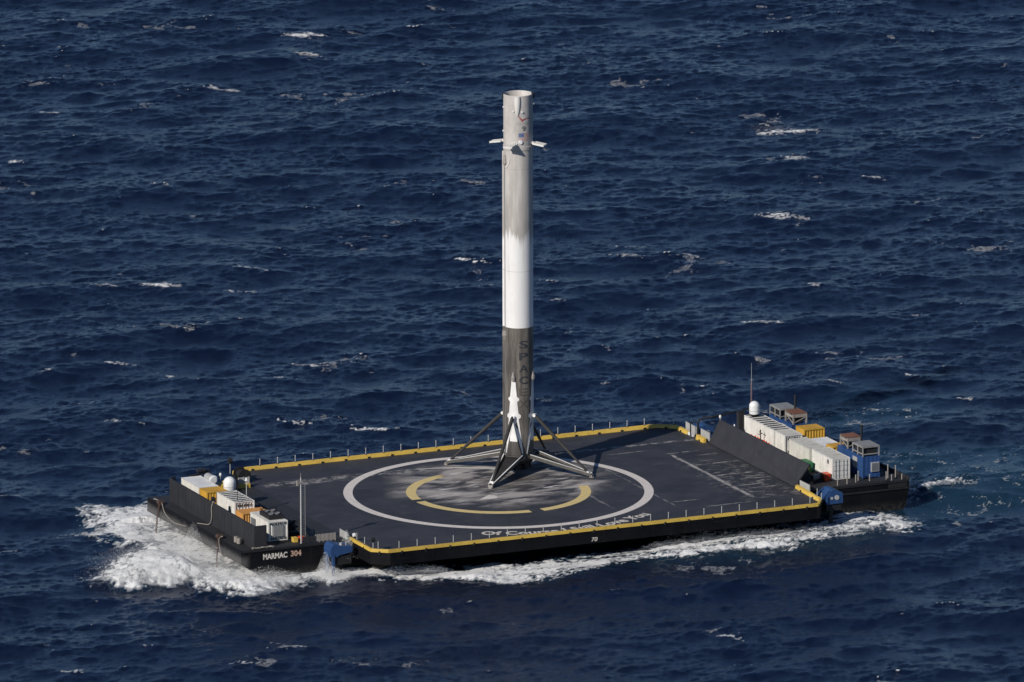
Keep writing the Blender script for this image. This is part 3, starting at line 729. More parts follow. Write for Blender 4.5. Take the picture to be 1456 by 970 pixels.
def generator(name, label, x0, x1, y0, y1, h, cage_near, cat='generator', group='blue generators at the stern'):
    cx, cy = (x0 + x1) / 2, (y0 + y1) / 2; w, l = (x1 - x0) / 2, (y1 - y0) / 2
    t = thing(name, label, cat, (cx, cy, .05), 0, group)
    s = -1 if cage_near else 1
    mb = MB(); corrugated(mb, -w + .03, w - .03, -l + .03, l - .03, .1, h - .05, .5, .02); mb.box(-w + .05, w - .05, -l + .05, l - .05, h - .09, h)
    for sx in (-1, 1):
        for sy in (-1, 1): mb.box(sx * w - (.12 if sx > 0 else 0), sx * w + (.12 if sx < 0 else 0), sy * l - (.12 if sy > 0 else 0), sy * l + (.12 if sy < 0 else 0), 0, h + .01)
    mb.build('body', M['blue'], t)
    ye = -l
    mb = MB(); mb.box(-.05, w - .15, ye - .16, ye + .04, h * .30, h * .72)
    lv = mb.build('louver', M['palegrey'], t)
    mb = MB()
    for k in range(9):
        xx = -.0 + (w - .22) * (k + .5) / 9; mb.box(xx - .028, xx + .028, ye - .185, ye - .165, h * .33, h * .69)
    mb.build('grille', M['louvre'], lv)
    mb = MB(); mb.box(-w - .03, -w + .06, -l + 1.7, -l + 2.9, h * .38, h * .86); mb.build('side_door', M['palegrey'], t)
    # galvanised cage with a flat lid over the radiator
    ya, yb = (-l + .05, -l + 3.1) if cage_near else (l - 3.3, l - .2)
    mb = MB(); H = 1.25
    for xx in (-w + .06, w - .06):
        for yy in (ya + .06, (ya + yb) / 2, yb - .06): mb.bar((xx, yy, h), (xx, yy, h + H), .13)
        mb.bar((xx, ya, h + .35), (xx, yb, h + .35), .10, .12); mb.bar((xx, ya, h + H - .05), (xx, yb, h + H - .05), .1, .16)
    for yy in (ya + .06, yb - .06):
        mb.bar((-w, yy, h + .30), (w, yy, h + .30), .10, .12); mb.bar((-w, yy, h + H - .05), (w, yy, h + H - .05), .10, .16)
    cg = mb.build('cage', M['grey'], t)
    mb = MB(); nk = 11
    for k in range(nk): mb.box(-w + .02, w - .02, ya + .02 + (yb - ya - .04) * k / nk, ya + .02 + (yb - ya - .04) * (k + .72) / nk, h + H + .035, h + H + .08)
    mb.build('lid', M['grey'], cg)
    mb = MB(); mb.box(-w + .25, w - .25, ya + .25, yb - .25, h + .02, h + .95)
    mb.build('radiator', M['dark'], cg)
    # rusty-topped second frame
    ya, yb = (-l + 5.0, -l + 7.1) if cage_near else (-l + .1, -l + 2.4)
    mb = MB()
    for xx in (-w + .3, w - .3):
        for yy in (ya, yb): mb.bar((xx, yy, h), (xx, yy, h + 1.35), .16)
        mb.bar((xx, ya, h + 1.0), (xx, yb, h + 1.0), .12, .3); mb.bar((xx, ya, h + .1), (xx, yb, h + 1.0), .09)
    for yy in (ya, yb): mb.bar((-w + .3, yy, h + 1.1), (w - .3, yy, h + 1.1), .12, .42); mb.bar((-w + .3, yy, h + .15), (w - .3, yy, h + .9), .08)
    fr = mb.build('fan_frame', M['legsoot'], t)
    mb = MB(); mb.box(-w + .6, w - .6, ya + .3, yb - .3, h + .01, h + .95); mb.build('fan_housing', M['dark'], fr)
    mb = MB(); mb.box(-w + .26, w - .26, ya - .04, yb + .04, h + 1.36, h + 1.44); mb.build('rusty_lid', M['rust'], fr)
    ys = (-l + 4.3) if cage_near else (-l + 3.0)
    mb = MB(); mb.cyl((w - .5, ys, h), (w - .5, ys, h + 2.9), .15, .15, 12); mb.cyl((w - .5, ys, h + 2.9), (w - .5, ys, h + 3.05), .19, .19, 12)
    mb.build('exhaust_stack', M['steel'], t)
    return t
generator('blue_generator', 'blue generator with a grey grille, a cage on top, standing nearest the open stern corner', 43.95, 46.3, -12.8, -3.9 - 1.5, 2.78, True)
generator('blue_generator', 'far blue generator behind the yellow container, with cage and rusty lid on top', 43.6, 46.0, 7.4, 14.2, 2.55, False)

def radome(label, loc, r, h, ped):
    t = thing('radar_dome', label, 'radar dome', loc, 0, 'white radar domes')
    if ped > .05:
        mb = MB(); mb.box(-r * .7, r * .7, -r * .7, r * .7, 0, ped); mb.build('pedestal', M['steel'], t)
    mb = MB(); mb.lathe([(r * .9, ped), (r * .95, ped + .12)], 32, cap0=True); mb.lathe([(r * .95, ped + .12), (r, ped + .3)] + [(r, ped + .3 + (h - .3 - r) * .5)] + [(r * math.cos(a), ped + h - r * .95 + r * .95 * math.sin(a)) for a in np.linspace(0, PI / 2 - .02, 12)], 32, cap1=True)
    mb.build('dome', M['purewhite'], t, 50)
    mb = MB(); mb.lathe([(r * .99, ped + h * .26), (r * 1.012, ped + h * .27), (r * 1.012, ped + h * .30), (r * .99, ped + h * .31)], 32)
    mb.build('joint_band', M['palegrey'], t)
    mb = MB(); mb.lathe([(r * .96, ped - .02), (r * 1.0, ped + .04), (r * .96, ped + .10)], 32); mb.build('base_ring', M['steel'], t)
    return t
radome('white radar dome on the roof of the slatted white container at the stern', (41.35, 13.7, 2.68), .66, 1.72, .18)
radome('white radar dome on a dark pedestal between the yellow and white containers at the bow', (-33.55, 6.15, .01), .76, 1.72, 2.2)

# slender lattice antenna and dark cabinet behind the stern dome
t = thing('antenna_mast', 'slender faded red lattice antenna mast rising behind the stern radar dome', 'mast', (42.1, 16.2, .01))
mb = MB()
for k in range(3):
    a = 2 * PI * k / 3; mb.bar((.16 * math.cos(a), .16 * math.sin(a), 0), (.07 * math.cos(a), .07 * math.sin(a), 6.4), .03)
for i in range(16):
    for k in range(3):
        r0 = .16 - .09 * i / 16; a = 2 * PI * k / 3; b = 2 * PI * (k + 1) / 3
        mb.bar((r0 * math.cos(a), r0 * math.sin(a), .4 * i), (r0 * math.cos(b), r0 * math.sin(b), .4 * (i + 1)), .018)
mb.build('lattice', M['redwhite'], t)
mb = MB(); mb.cyl((0, 0, 6.4), (0, 0, 8.9), .03, .018, 8); mb.bar((-.22, 0, 6.7), (.22, 0, 6.7), .04); mb.build('whip', M['palegrey'], t)
t = thing('deck_cabinet', 'dark tall steel cabinet behind the far end of the sloping blast wall', 'cabinet', (40.3, 15.6, .01))
mb = MB(); mb.box(-.38, .38, -.38, .38, 0, 2.9); mb.build('body', M['wall'], t)
mb = MB(); mb.box(-.42, .42, -.42, .42, 2.9, 2.97); mb.build('lid', M['steel'], t)
mb = MB(); mb.box(-.40, -.37, -.25, .25, .4, 2.5); mb.build('door', M['blast'], t)

# blast wall
t = thing('blast_wall', 'wide charcoal steel deflector wall leaning back in front of the stern containers', 'wall', (34.6, 0, .01))
mb = MB()
pts = [(12.9, 0.0, .0), (-13.4, 0.0, .0), (-13.4, .22, .85), (-14.2, 1.35, 2.95), (12.5, 1.35, 2.95)]
th = .22
A = [mb.bm.verts.new((x, y, z)) for y, x, z in pts]; B = [mb.bm.verts.new((x + th, y, z - .02 if z > 0 else 0)) for y, x, z in pts]
mb._f(A); mb._f(B[::-1])
for i in range(5): mb._f([A[i], B[i], B[(i + 1) % 5], A[(i + 1) % 5]])
mb.build('plate', M['blast'], t)
for y in np.linspace(-12.8, 12.2, 9):
    mb = MB(); mb.prism([(.34, .0), (2.6, .0), (1.5, 2.85)], y - .05, y + .05, 'y'); mb.build('brace', M['steel'], t)
# lamp on top of the wall
def small_lamp(label, loc, h=.9, r=.14, body='purewhite', head=None, group=None):
    t = thing('deck_lamp', label, 'lamp', loc, 0, group)
    mb = MB(); mb.cyl((0, 0, 0), (0, 0, h), .045, .045, 8); mb.build('stem', M['palegrey'], t)
    mb = MB(); mb.lathe([(r * .6, h - .02), (r, h + .1), (r, h + .28), (r * .5, h + .4), (.01, h + .42)], 14); mb.build('lamp_head', M[body], t, 50)
    return t
small_lamp('small white lamp at the far top corner of the blast wall', (35.95, 12.3, 2.95), .25, .15)
small_lamp('small white lamp on a short stem beside the dark cabinet at the stern', (38.8, 14.2, .01), 1.3, .09)

# things between wall and containers
t = thing('storage_bin', 'dark green bin with yellow marks, against the cream-grey container', 'bin', (39.35, -5.9, .01))
mb = MB(); mb.hexa([(-.45, -.9, 0), (.45, -.9, 0), (.45, .9, 0), (-.45, .9, 0), (-.55, -1, 1.15), (.55, -1, 1.15), (.55, 1, 1.15), (-.55, 1, 1.15)]); mb.build('tub', M['green'], t)
mb = MB(); mb.hexa([(-.6, -1.05, 1.16), (.6, -1.05, 1.16), (.6, 1.05, 1.16), (-.6, 1.05, 1.16), (-.5, -.95, 1.34), (.5, -.95, 1.34), (.5, .95, 1.34), (-.5, .95, 1.34)]); mb.build('lid', M['green'], t)
mb = MB(); mb.hexa([(-.35, -1.0, .25), (-.12, -1.0, .2), (-.12, -.9, .2), (-.35, -.9, .25), (-.1, -1.05, .95), (.12, -1.05, .95), (.12, -.96, .95), (-.1, -.96, .95)]); mb.build('stripe', M['yellow'], t)
t = thing('plastic_crate', 'bright orange-red crate by the door end of the white container', 'crate', (39.55, -11.3, .01))
mb = MB(); mb.hexa([(-.35, -.5, 0), (.35, -.5, 0), (.35, .5, 0), (-.35, .5, 0), (-.42, -.56, .8), (.42, -.56, .8), (.42, .56, .8), (-.42, .56, .8)])
for z in (.25, .5): mb.box(-.43, .43, -.57, .57, z, z + .04)
mb.build('tub', M['redorange'], t)
mb = MB(); mb.box(-.46, .46, -.6, .6, .805, .9); mb.build('lid', M['redorange'], t)
t = thing('fire_hose', 'orange-red hose lying along the foot of the long slatted container', 'hose', (39.9, 0, .01))
mb = MB(); mb.tube([(.12 * math.sin(i * 1.3), 6.2 + i * .28, .75 + .12 * math.cos(i * 2.1)) for i in range(20)], .10, 8); mb.build('hose_line', M['redorange'], t)
mb = MB()
for yy in (6.4, 9, 11.2): mb.box(-.12, .12, yy - .06, yy + .06, 0, .72)
mb.build('bracket', M['steel'], t)
t = thing('valve_stand', 'dark pipe stand with a cross-shaped head in front of the slatted container', 'stand', (39.7, 8.3, .01))
mb = MB(); mb.cyl((0, 0, 0), (0, 0, 2.0), .08, .06, 10); mb.build('stem', M['chain'], t)
mb = MB(); mb.bar((-.3, 0, 1.6), (.3, 0, 1.7), .09); mb.bar((0, -.3, 1.75), (0, .3, 1.85), .09); mb.cyl((0, 0, 2), (0, 0, 2.2), .12, .05, 10); mb.build('head', M['chain'], t)
mb = MB(); mb.box(-.4, .4, -.3, .3, .0, .8); mb.build('base', M['dark'], t)
t = thing('pipe_rack', 'low dark pipe rack on the deck between the blast wall and the cream-grey container', 'rack', (38.4, -4.5, .01))
mb = MB()
for i in range(4): mb.cyl((-.5 + .3 * i, -3.5, .32), (-.5 + .3 * i, 4.8, .32), .11, .11, 8)
mb.build('pipe', M['legsoot'], t)
mb = MB()
for y in (-3, 0, 4): mb.box(-.75, .65, y - .1, y + .1, 0, .2)
mb.build('support', M['steel'], t)
for i, (x, y, z, lab) in enumerate(((38.2, -8.2, .9, 'small white lamp standing lower in the gap beyond the near end of the blast wall'), (37.6, -6.0, 1.7, 'small white lamp nearest the green bin, above the blast wall edge'))):
    small_lamp(lab, (x, y, .01), z, .13)
t = thing('winch', 'dark winch on the open deck between the blast wall and the orange crate', 'winch', (38.0, -11.6, .01))
mb = MB(); mb.box(-.7, .7, -.6, .6, 0, .25); mb.box(-.65, -.5, -.5, .5, .25, 1.0); mb.box(.5, .65, -.5, .5, .25, 1.0); mb.build('bed', M['steel'], t)
mb = MB(); mb.cyl((-.5, 0, .65), (.5, 0, .65), .36, .36, 16); mb.build('drum', M['legsoot'], t, 40)

# mooring posts at the stern corner
bp = thing('mooring_post', 'x', 'mooring post', (0, 0, 0), 0, 'pale mooring posts at the stern')
MB().cyl((0, 0, 0), (0, 0, 1.0), .075, .075, 10).build('stem', M['legsoot'], bp, 40)
MB().cyl((0, 0, 1.0), (0, 0, 1.08), .095, .08, 10).build('cap', M['legsoot'], bp, 40)
MB().cyl((0, 0, 0), (0, 0, .06), .2, .2, 10).build('base', M['steel'], bp)
spots = [(41.0, -14.5, 1.0, 'pale mooring post in front of the white container doors, nearest the bow of the row'), (42.0, -14.9, 1.15, 'pale mooring post at the near hull edge below the corner of the white container doors'),
         (43.0, -13.5, 1.2, 'pale mooring post in the gap between the white container and the near blue generator'), (43.9, -14.9, 1.05, 'pale mooring post in front of the near blue generator'),
         (46.2, -14.9, 1.15, 'pale mooring post at the near hull edge where the stern bulwark ends'), (46.9, -13.9, 1.75, 'tallest pale mooring post at the stern, behind the open corner'),
         (48.0, -13.8, 1.5, 'tall pale mooring post furthest astern at the open corner'), (39.5, -14.9, .8, 'short dark-stained mooring post beside the near blue thruster'), (46.9, -15.0, .75, 'short mooring post in the open stern recess'), (48.3, -15.0, .7, 'short mooring post at the last corner of the stern recess')]
for i, (x, y, h, lab) in enumerate(spots):
    if i == 0: bp.location = (x, y, .01 + DZ); o = bp; bp['label'] = lab
    else: o = dup(bp, (x, y, .01), lab)
    o.scale = (1, 1, h)

# blue thrusters hung in the notches beside the deck wings
def thruster(label, loc, mir=1, hump=False):
    t = thing('thruster_unit', label, 'thruster', loc, 0, 'blue thruster units at the deck corners'); t.scale = (.9, .9, .9)
    DP = 1.25
    m = lambda p: [(x * mir, z) for x, z in p]
    if hump: prof = [(-1.8, -.95), (-1.85, -.1), (-1.75, .42), (-1.45, .78), (-1.05, .86), (-.6, .62), (.3, .45), (1.3, .38), (1.3, -.45), (-.7, -.75), (-.8, -.95)]
    else: prof = [(-1.25, -.55), (-1.25, .42), (-.35, 1.45), (.15, 1.5), (1.25, .95), (1.3, -.5)]
    mb = MB(); mb.prism(m(prof), -DP, DP, 'y'); mb.build('housing', M['thrblue'], t)
    mb = MB()
    if hump:
        mb.box(-1.62, -1.3, -DP - .08, -DP + .4, -3.6, -.6); mb.build('guide_leg', M['thrblue'], t); mb = MB(); mb.box(-1.62, -1.3, DP - .5, DP, -3.6, -.6)
        mb.build('guide_leg', M['thrblue'], t)
        mb = MB(); mb.box(-1.1, 1.25, -DP + .2, DP - .2, -2.1, -.8); mb.build('skid', M['steel'], t)
        mb = MB(); mb.cyl((-.2, -.8, .5), (-.2, -.8, .9), .22, .18, 12); mb.cyl((.55, -.8, .45), (.55, -.8, 1.05), .06, .06, 8); mb.build('fitting', M['palegrey'], t)
    else:
        mb.bar((-2.3 * mir, -1.0, -.1), (-.6 * mir, -1.0, 1.3), .28, .28); mb.build('stay', M['thrblue'], t); mb = MB(); mb.bar((-2.3 * mir, 1.0, -.1), (-.6 * mir, 1.0, 1.3), .28, .28)
        mb.build('stay', M['thrblue'], t)
        mb = MB(); mb.cyl((.35, -DP, .35), (.35, -DP - .1, .35), .34, .34, 16); mb.cyl((-.4, -DP, .3), (-.4, -DP - .08, .3), .2, .2, 12); mb.build('fitting', M['palegrey'], t)
        mb = MB(); mb.box(-1.1, 1.1, -DP + .2, DP - .2, -1.5, -.56); mb.build('skid', M['steel'], t)
    mb = MB(); mb.cyl((0, 0, -4.6), (0, 0, -.9), .32, .32, 12); mb.build('drive_leg', M['steel'], t)
    return t
thruster('blue humped thruster unit at the near bow notch, splashed by spray', (-28.75, -17.4, -.25), 1, True)
thruster('blue gabled thruster unit at the near stern corner of the yellow edge', (36.0, -20.3, .05), 1, False)
thruster('far blue thruster unit half hidden behind the sloping blast wall', (36.6, 19.2, -.35), 1, False)
mb = None

# grey screens beside the notches
def screen(label, a, b, h, z=.05, mat='palegrey'):
    a = Vector((a[0], a[1], 0)); b = Vector((b[0], b[1], 0)); c = (a + b) / 2; d = (b - a) / 2
    t = thing('deck_screen', label, 'screen', (c.x, c.y, z), 0, 'grey screens beside the thruster notches')
    mb = MB(); n = max(2, int(d.length * 2 / .5))
    mb.bar(-d + Vector((0, 0, h * .55)), d + Vector((0, 0, h * .55)), .06, h * .86); mb.build('panel', M[mat], t)
    mb = MB()
    for i in range(n + 1):
        p = -d + d * 2 * i / n; mb.bar(p, p + Vector((0, 0, h)), .11, .11)
    mb.build('post', M[mat], t)
    return t
screen('grey screen beside the near blue gabled thruster, at the foot of the blast wall', (34.95, -13.7), (34.95, -16.4), .95)
screen('grey screen on the far stern edge beyond the white painted coaming', (34.75, 20.0), (34.75, 16.9), 1.15)
screen('grey screen above the short yellow coaming by the far end of the blast wall', (34.75, 15.4), (34.75, 12.9), 1.25)
screen('grey screen behind the near bow yellow edge, behind the spray', (-27.0, -13.4), (-27.0, -15.6), 1.0)
screen('pale grey screen at the bow notch right behind the blue humped thruster', (-28.3, -14.9), (-30.9, -14.9), 1.0, mat='legsoot')
screen('dark low screen along the hull edge between the tall white mast and the blue thruster', (-31.1, -15.0), (-32.6, -15.0), .9, mat='wall')
screen('grey screen standing over a yellow sill behind the bow radar dome', (-28.7, 15.0), (-27.3, 15.0), 1.3)
t = thing('yellow_sill', 'yellow sill below the grey screen behind the bow radar dome', 'sill', (-28.0, 14.8, .01))
mb = MB(); mb.box(-.75, .75, -.12, .12, 0, .55); mb.build('beam', M['yellow'], t)
mb = MB()
for x in (-.5, .5): mb.box(x - .08, x + .08, .12, .4, 0, .3)
mb.build('bracket', M['steel'], t)

# davit with a long arm at the far stern
t = thing('davit', 'dark davit with a long horizontal arm beside the far end of the blast wall', 'davit', (34.7, 16.3, .01))
MB().cyl((0, 0, 0), (0, 0, 1.9), .17, .15, 12).build('pillar', M['steel'], t, 40)
mb = MB(); mb.tube([(0, 0, 1.8), (.15, -.1, 2.2), (.6, -.3, 2.45), (1.6, -.8, 2.6), (7.4, .3, 2.9)], .12, 8); mb.bar((-.9, .4, 1.9), (0, 0, 1.9), .12); mb.bar((-.85, .4, .1), (-.85, .4, 1.95), .12); mb.build('arm', M['steel'], t)

# --- bow side
t = thing('breakwater_wall', 'dark tall steel breakwater wall across the bow, streaked and wet', 'wall', (-38.9, 0, .01))
mb = MB(); mb.box(-.12, .12, -14.9, 12.4, 0, 2.85); mb.build('front_plate', M['wall'], t)
mb = MB(); mb.box(.12, 1.55, -14.88, -14.64, 0, 2.85); mb.build('return_plate', M['wall'], t)
mb = MB(); mb.hexa([(-.1, 12.4, 0), (.14, 12.4, 0), (1.3, 13.9, 0), (1.1, 14.0, 0), (-.1, 12.4, 2.85), (.14, 12.4, 2.85), (1.3, 13.9, 2.7), (1.1, 14.0, 2.7)]); mb.build('return_plate', M['wall'], t)
for y in np.linspace(-13, 11, 9):
    mb = MB(); mb.prism([(.13, 0), (.9, 0), (.13, 2.6)], y - .05, y + .05, 'y'); mb.build('brace', M['steel'], t)
mb = MB()
for y in np.linspace(-14, 11.5, 13): mb.box(-.135, -.121, y - .03, y + .03, .05, 2.8)
mb.build('seam', M['steel'], t)

container('shipping_container', 'white container at the far end of the bow row, beside the breakwater', -37.2, -34.6, 7.2, 13.0, 2.62, M['white'], M['purewhite'], doors=None)
container('shipping_container', 'bright yellow container between two white ones at the bow', -37.2, -34.5, 4.6, 7.05, 2.58, M['yellowbox'], M['yellowbox'], doors=None)
container('shipping_container', 'white container with a slatted dark roof, in the middle of the bow row', -36.1, -33.5, -1.75, 4.1, 2.62, M['white'], M['white'], roof_slats=6, vents=True, doors=None)
container('shipping_container', 'pale orange half-height container beside the dark-roofed white generator at the bow', -36.1, -32.7, -4.3, -1.95, 1.75, M['orangebox'], M['orangebox'], doors=None)
t = container('generator_container', 'white generator container with a big grey louver, nearest of the bow row', -36.0, -33.45, -12.2, -6.4, 2.45, M['white'], M['white'], doors=None, cat='generator')
mb = MB(); mb.box(-.55, .72, -2.98, -2.84, .55, 1.95); lv = mb.build('louver', M['louvre'], t)
mb = MB()
for k in range(12): mb.box(-.50, .67, -3.0, -2.985, .62 + k * .11, .655 + k * .11)
mb.build('blade', M['palegrey'], lv)
mb = MB()
for zz in (.2, 2.05):
    for k in range(9): mb.box(-.95 + k * .24, -.86 + k * .24, -2.965, -2.90, zz, zz + .24)
mb.build('vent', M['dark'], t)
mb = MB(); mb.box(-1.30, -1.26, 1.3, 2.6, .9, 1.9); mb.build('side_grille', M['louvre'], t)
mb = MB(); mb.box(-.75, 1.15, -2.0, 1.2, 2.46, 2.95)
fr = mb.build('radiator_deck', M['dark'], t)
for (x, y) in ((-.2, -1.2), (.6, -1.2), (-.2, .3), (.6, .3)):
    mb = MB(); mb.lathe([(.34, 2.96), (.36, 3.12), (.31, 3.12), (.30, 2.97), (.08, 2.98), (.08, 3.1), (.01, 3.1)], 18, (x, y, 0)); mb.build('fan', M['louvre'], fr, 40)
mb = MB(); mb.bar((-.7, -1.95, 2.95), (-.7, 1.1, 3.25), .08); mb.bar((1.1, -1.95, 2.95), (1.1, 1.1, 3.25), .08); mb.bar((-.7, .9, 3.2), (1.1, .9, 3.2), .08); mb.build('guard_bar', M['steel'], fr)
t['label'] = 'white generator container with a big grey louver and dark fans, nearest of the bow row'

t = thing('storage_tank', 'pale horizontal cylinder tank behind the far white bow container', 'tank', (-33.9, 11.2, .01))
mb = MB(); mb.cyl((-.1, -.9, 2.6), (-.1, .9, 2.6), .55, .55, 20); mb.build('shell', M['palegrey'], t, 40)
mb = MB(); mb.cyl((-.1, -1.0, 2.6), (-.1, -.9, 2.6), .42, .60, 20); mb.build('end_ring', M['purewhite'], t)
mb = MB(); mb.box(-.5, .4, -.7, -.5, 0, 2.2); mb.box(-.5, .4, .5, .7, 0, 2.2); mb.build('cradle', M['steel'], t)
t = thing('mooring_winch', 'dark bulky winch with drums standing behind the far white bow container', 'winch', (-34.2, 14.0, .01))
mb = MB(); mb.box(-1.3, 1.3, -.9, .9, 0, .3); mb.box(-1.25, -1.0, -.8, .8, .3, 2.4); mb.box(1.0, 1.25, -.8, .8, .3, 2.4); mb.bar((-1.2, 0, 2.4), (1.2, 0, 2.9), .3, .3); mb.build('bed', M['steel'], t)
mb = MB(); mb.cyl((-1, 0, 1.4), (1, 0, 1.4), .8, .8, 18); mb.build('drum', M['steel'], t, 40)
mb = MB(); mb.box(-.5, .6, -.3, .3, 2.95, 3.25); mb.build('motor', M['wall'], t)
small_lamp('small white-capped lamp beside the pale cylinder tank at the bow', (-32.4, 11.9, .01), 2.6, .17)

def handrail(label, a, b, n, h=1.1):
    a = Vector((a[0], a[1], 0)); b = Vector((b[0], b[1], 0)); c = (a + b) / 2; d = (b - a) / 2
    t = thing('handrail', label, 'handrail', (c.x, c.y, .01), 0, 'dark handrails behind the bow equipment')
    mb = MB()
    for zz in (h, h * .55): mb.bar(-d + Vector((0, 0, zz)), d + Vector((0, 0, zz)), .06)
    mb.build('rail', M['steel'], t)
    for i in range(n):
        p = -d + d * 2 * i / (n - 1); mb = MB(); mb.bar(p, p + Vector((0, 0, h)), .06); mb.build('post', M['steel'], t)
    return t
handrail('dark handrail between the far white bow container and the yellow one', (-33.9, 12.0), (-33.2, 7.4), 5, 1.5)
handrail('long dark handrail on the deck edge behind the bow containers', (-31.2, 4.0), (-31.0, -11.8), 11)
t = thing('pipe_manifold', 'dark pipes and hoses on the deck behind the bow generator', 'pipework', (-31.8, -10.4, .01))
mb = MB()
for k in range(4): mb.tube([(-.6 + .3 * k, 2.4, .25), (-.5 + .3 * k, .4, 1.5 + .12 * k), (-.1 + .28 * k, -1.6, 1.0), (.1 + .2 * k, -2.8, .2)], .09, 8)
mb.build('hose', M['steel'], t)
mb = MB(); mb.box(-.8, .7, -.4, .4, 0, .55); mb.build('manifold', M['steel'], t); mb = MB(); mb.box(-.7, .6, 1.4, 2.0, 0, .8); mb.build('manifold', M['steel'], t)
t = thing('equipment_skid', 'dark equipment skid between the white slatted container and the handrail', 'skid', (-32.1, -4.4, .01))
mb = MB(); mb.box(-.5, .6, -1.8, 2.2, 0, .2); mb.build('base', M['steel'], t)
mb = MB(); mb.box(-.4, .5, -1.5, -.1, .2, 1.9); mb.box(-.3, .45, -.1, 1.9, .2, 1.3); mb.cyl((0, -.8, 1.9), (0, -.8, 2.5), .12, .12, 10); mb.build('machine', M['dark'], t)

# tall white mast beside the hull name
t = thing('lattice_mast', 'tall slim white ladder mast above the hull name at the near bow corner', 'mast', (-32.75, -14.75, .01))
mb = MB(); mb.cyl((0, 0, 0), (0, 0, 8.3), .11, .09, 12); mb.build('pole', M['palegrey'], t, 40)
mb = MB(); mb.bar((.55, 0, 0), (.55, 0, 8.0), .05)
for i in range(27): mb.bar((.1, 0, .2 + .29 * i), (.55, 0, .2 + .29 * i), .03)
mb.build('ladder', M['grey'], t)
mb = MB(); mb.box(-.5, .3, -.12, .12, 7.6, 7.9); mb.cyl((0, 0, 8.3), (0, 0, 8.9), .05, .03, 8); mb.box(-.55, -.35, -.15, .15, 7.35, 8.0); mb.build('head', M['legsoot'], t)
mb = MB(); mb.box(-.3, .3, -.3, .3, 0, .08); mb.build('base_plate', M['steel'], t)
t = thing('small_mast', 'thin pale mast beside the slatted roof of the white bow container', 'mast', (-33.0, 2.0, .01))
MB().cyl((0, 0, 0), (0, 0, 4.3), .07, .06, 8).build('pole', M['palegrey'], t)
mb = MB(); mb.cyl((0, 0, 4.3), (0, 0, 4.34), .26, .26, 14); mb.lathe([(.12, 4.35), (.15, 4.45), (.12, 4.58), (.01, 4.64)], 14); mb.build('scanner', M['purewhite'], t)
t = thing('whip_antenna', 'thin dark whip antenna on the near roof corner of the slatted bow container', 'antenna', (-35.7, -1.6, 2.66))
MB().cyl((0, 0, 0), (0, 0, 2.2), .04, .025, 8).build('whip', M['steel'], t)
MB().box(-.09, .09, -.09, .09, 0, .15).build('base', M['palegrey'], t)
def black_lamp(label, loc, h, r=.3):
    t = thing('flood_lamp', label, 'lamp', loc, 0, 'dark drum-headed lamps on poles')
    MB().cyl((0, 0, 0), (0, 0, h), .06, .05, 8).build('pole', M['palegrey'], t)
    mb = MB(); mb.cyl((-.22, 0, h + .3), (.22, 0, h + .3), r, r, 16); mb.cyl((0, 0, h - .05), (0, 0, h + .15), .1, .14, 10); mb.build('lamp_head', M['dark'], t, 40)
    MB().cyl((.22, 0, h + .3), (.25, 0, h + .3), r * .7, r * .7, 16).build('lens', M['louvre'], t)
    return t
black_lamp('dark drum-headed lamp on a pole at the far bow corner of the deck', (-26.7, 22.6, .01), 1.35, .34)
black_lamp('dark drum-headed lamp on a pole at the near bow corner of the yellow edge', (-26.3, -22.0, .5), .75, .24)
t = thing('round_lamp', 'small white round lamp on the near bow yellow edge', 'lamp', (-26.35, -16.2, .5))
MB().cyl((0, 0, 0), (0, 0, .12), .09, .09, 8).build('foot', M['steel'], t)
MB().cyl((-.15, 0, .32), (.1, 0, .32), .22, .26, 16).build('housing', M['purewhite'], t)
MB().cyl((.1, 0, .32), (.13, 0, .32), .2, .2, 16).build('lens', M['dark'], t)
t = thing('yellow_machine', 'yellow and dark machine beside the bow radar dome', 'machine', (-30.6, 14.3, .01))
mb = MB(); mb.hexa([(-.9, -.5, 0), (.3, -.5, 0), (.3, .5, 0), (-.9, .5, 0), (-.9, -.5, .9), (-.1, -.5, 1.3), (-.1, .5, 1.3), (-.9, .5, .9)]); mb.build('cowl', M['yellow'], t)
mb = MB(); mb.box(.3, 1.2, -.6, .6, 0, 1.5); mb.bar((.2, 0, 1.4), (1.2, 0, 1.75), .3, .2); mb.build('engine_block', M['dark'], t)
mb = MB(); mb.cyl((-.5, -.2, 1.1), (.1, -.2, 1.75), .14, .1, 10); mb.build('pipe', M['purewhite'], t)
for lab, x, y, z, m in (('small yellow box on the near bow deck beside the tall white mast', -33.0, -13.3, .45, 'yellow'), ('small red box on the deck behind the tall white mast', -32.0, -13.0, .4, 'redorange')):
    t = thing('deck_box', lab, 'box', (x, y, .01)); mb = MB(); mb.box(-.28, .28, -.35, .35, 0, z); mb.build('tub', M[m], t)
    mb = MB(); mb.box(-.31, .31, -.38, .38, z + .004, z + .1); mb.build('lid', M[m], t)
t = thing('mooring_bitt', 'pale twin bollard on the bow deck outside the breakwater', 'bollard', (-39.7, -11.2, .01))
mb = MB(); mb.cyl((0, -.45, 0), (0, -.45, .75), .26, .26, 14); mb.cyl((0, .45, 0), (0, .45, .75), .26, .26, 14); mb.build('column', M['rope'], t, 40)
mb = MB(); mb.box(-.4, .4, -.85, .85, 0, .08); mb.build('base_plate', M['steel'], t)
t = thing('rope_coil', 'pale tangled rope on the deck corner below the end of the breakwater', 'rope', (-38.7, -14.0 - 1.0, .06))
mb = MB(); mb.tube([(-.6 + i * .07 + .18 * math.sin(i * 1.9), .15 * math.cos(i * 1.4) + .1, .1 + .06 * math.sin(i * 2.3)) for i in range(42)], .07, 6); mb.build('strand', M['rope'], t)

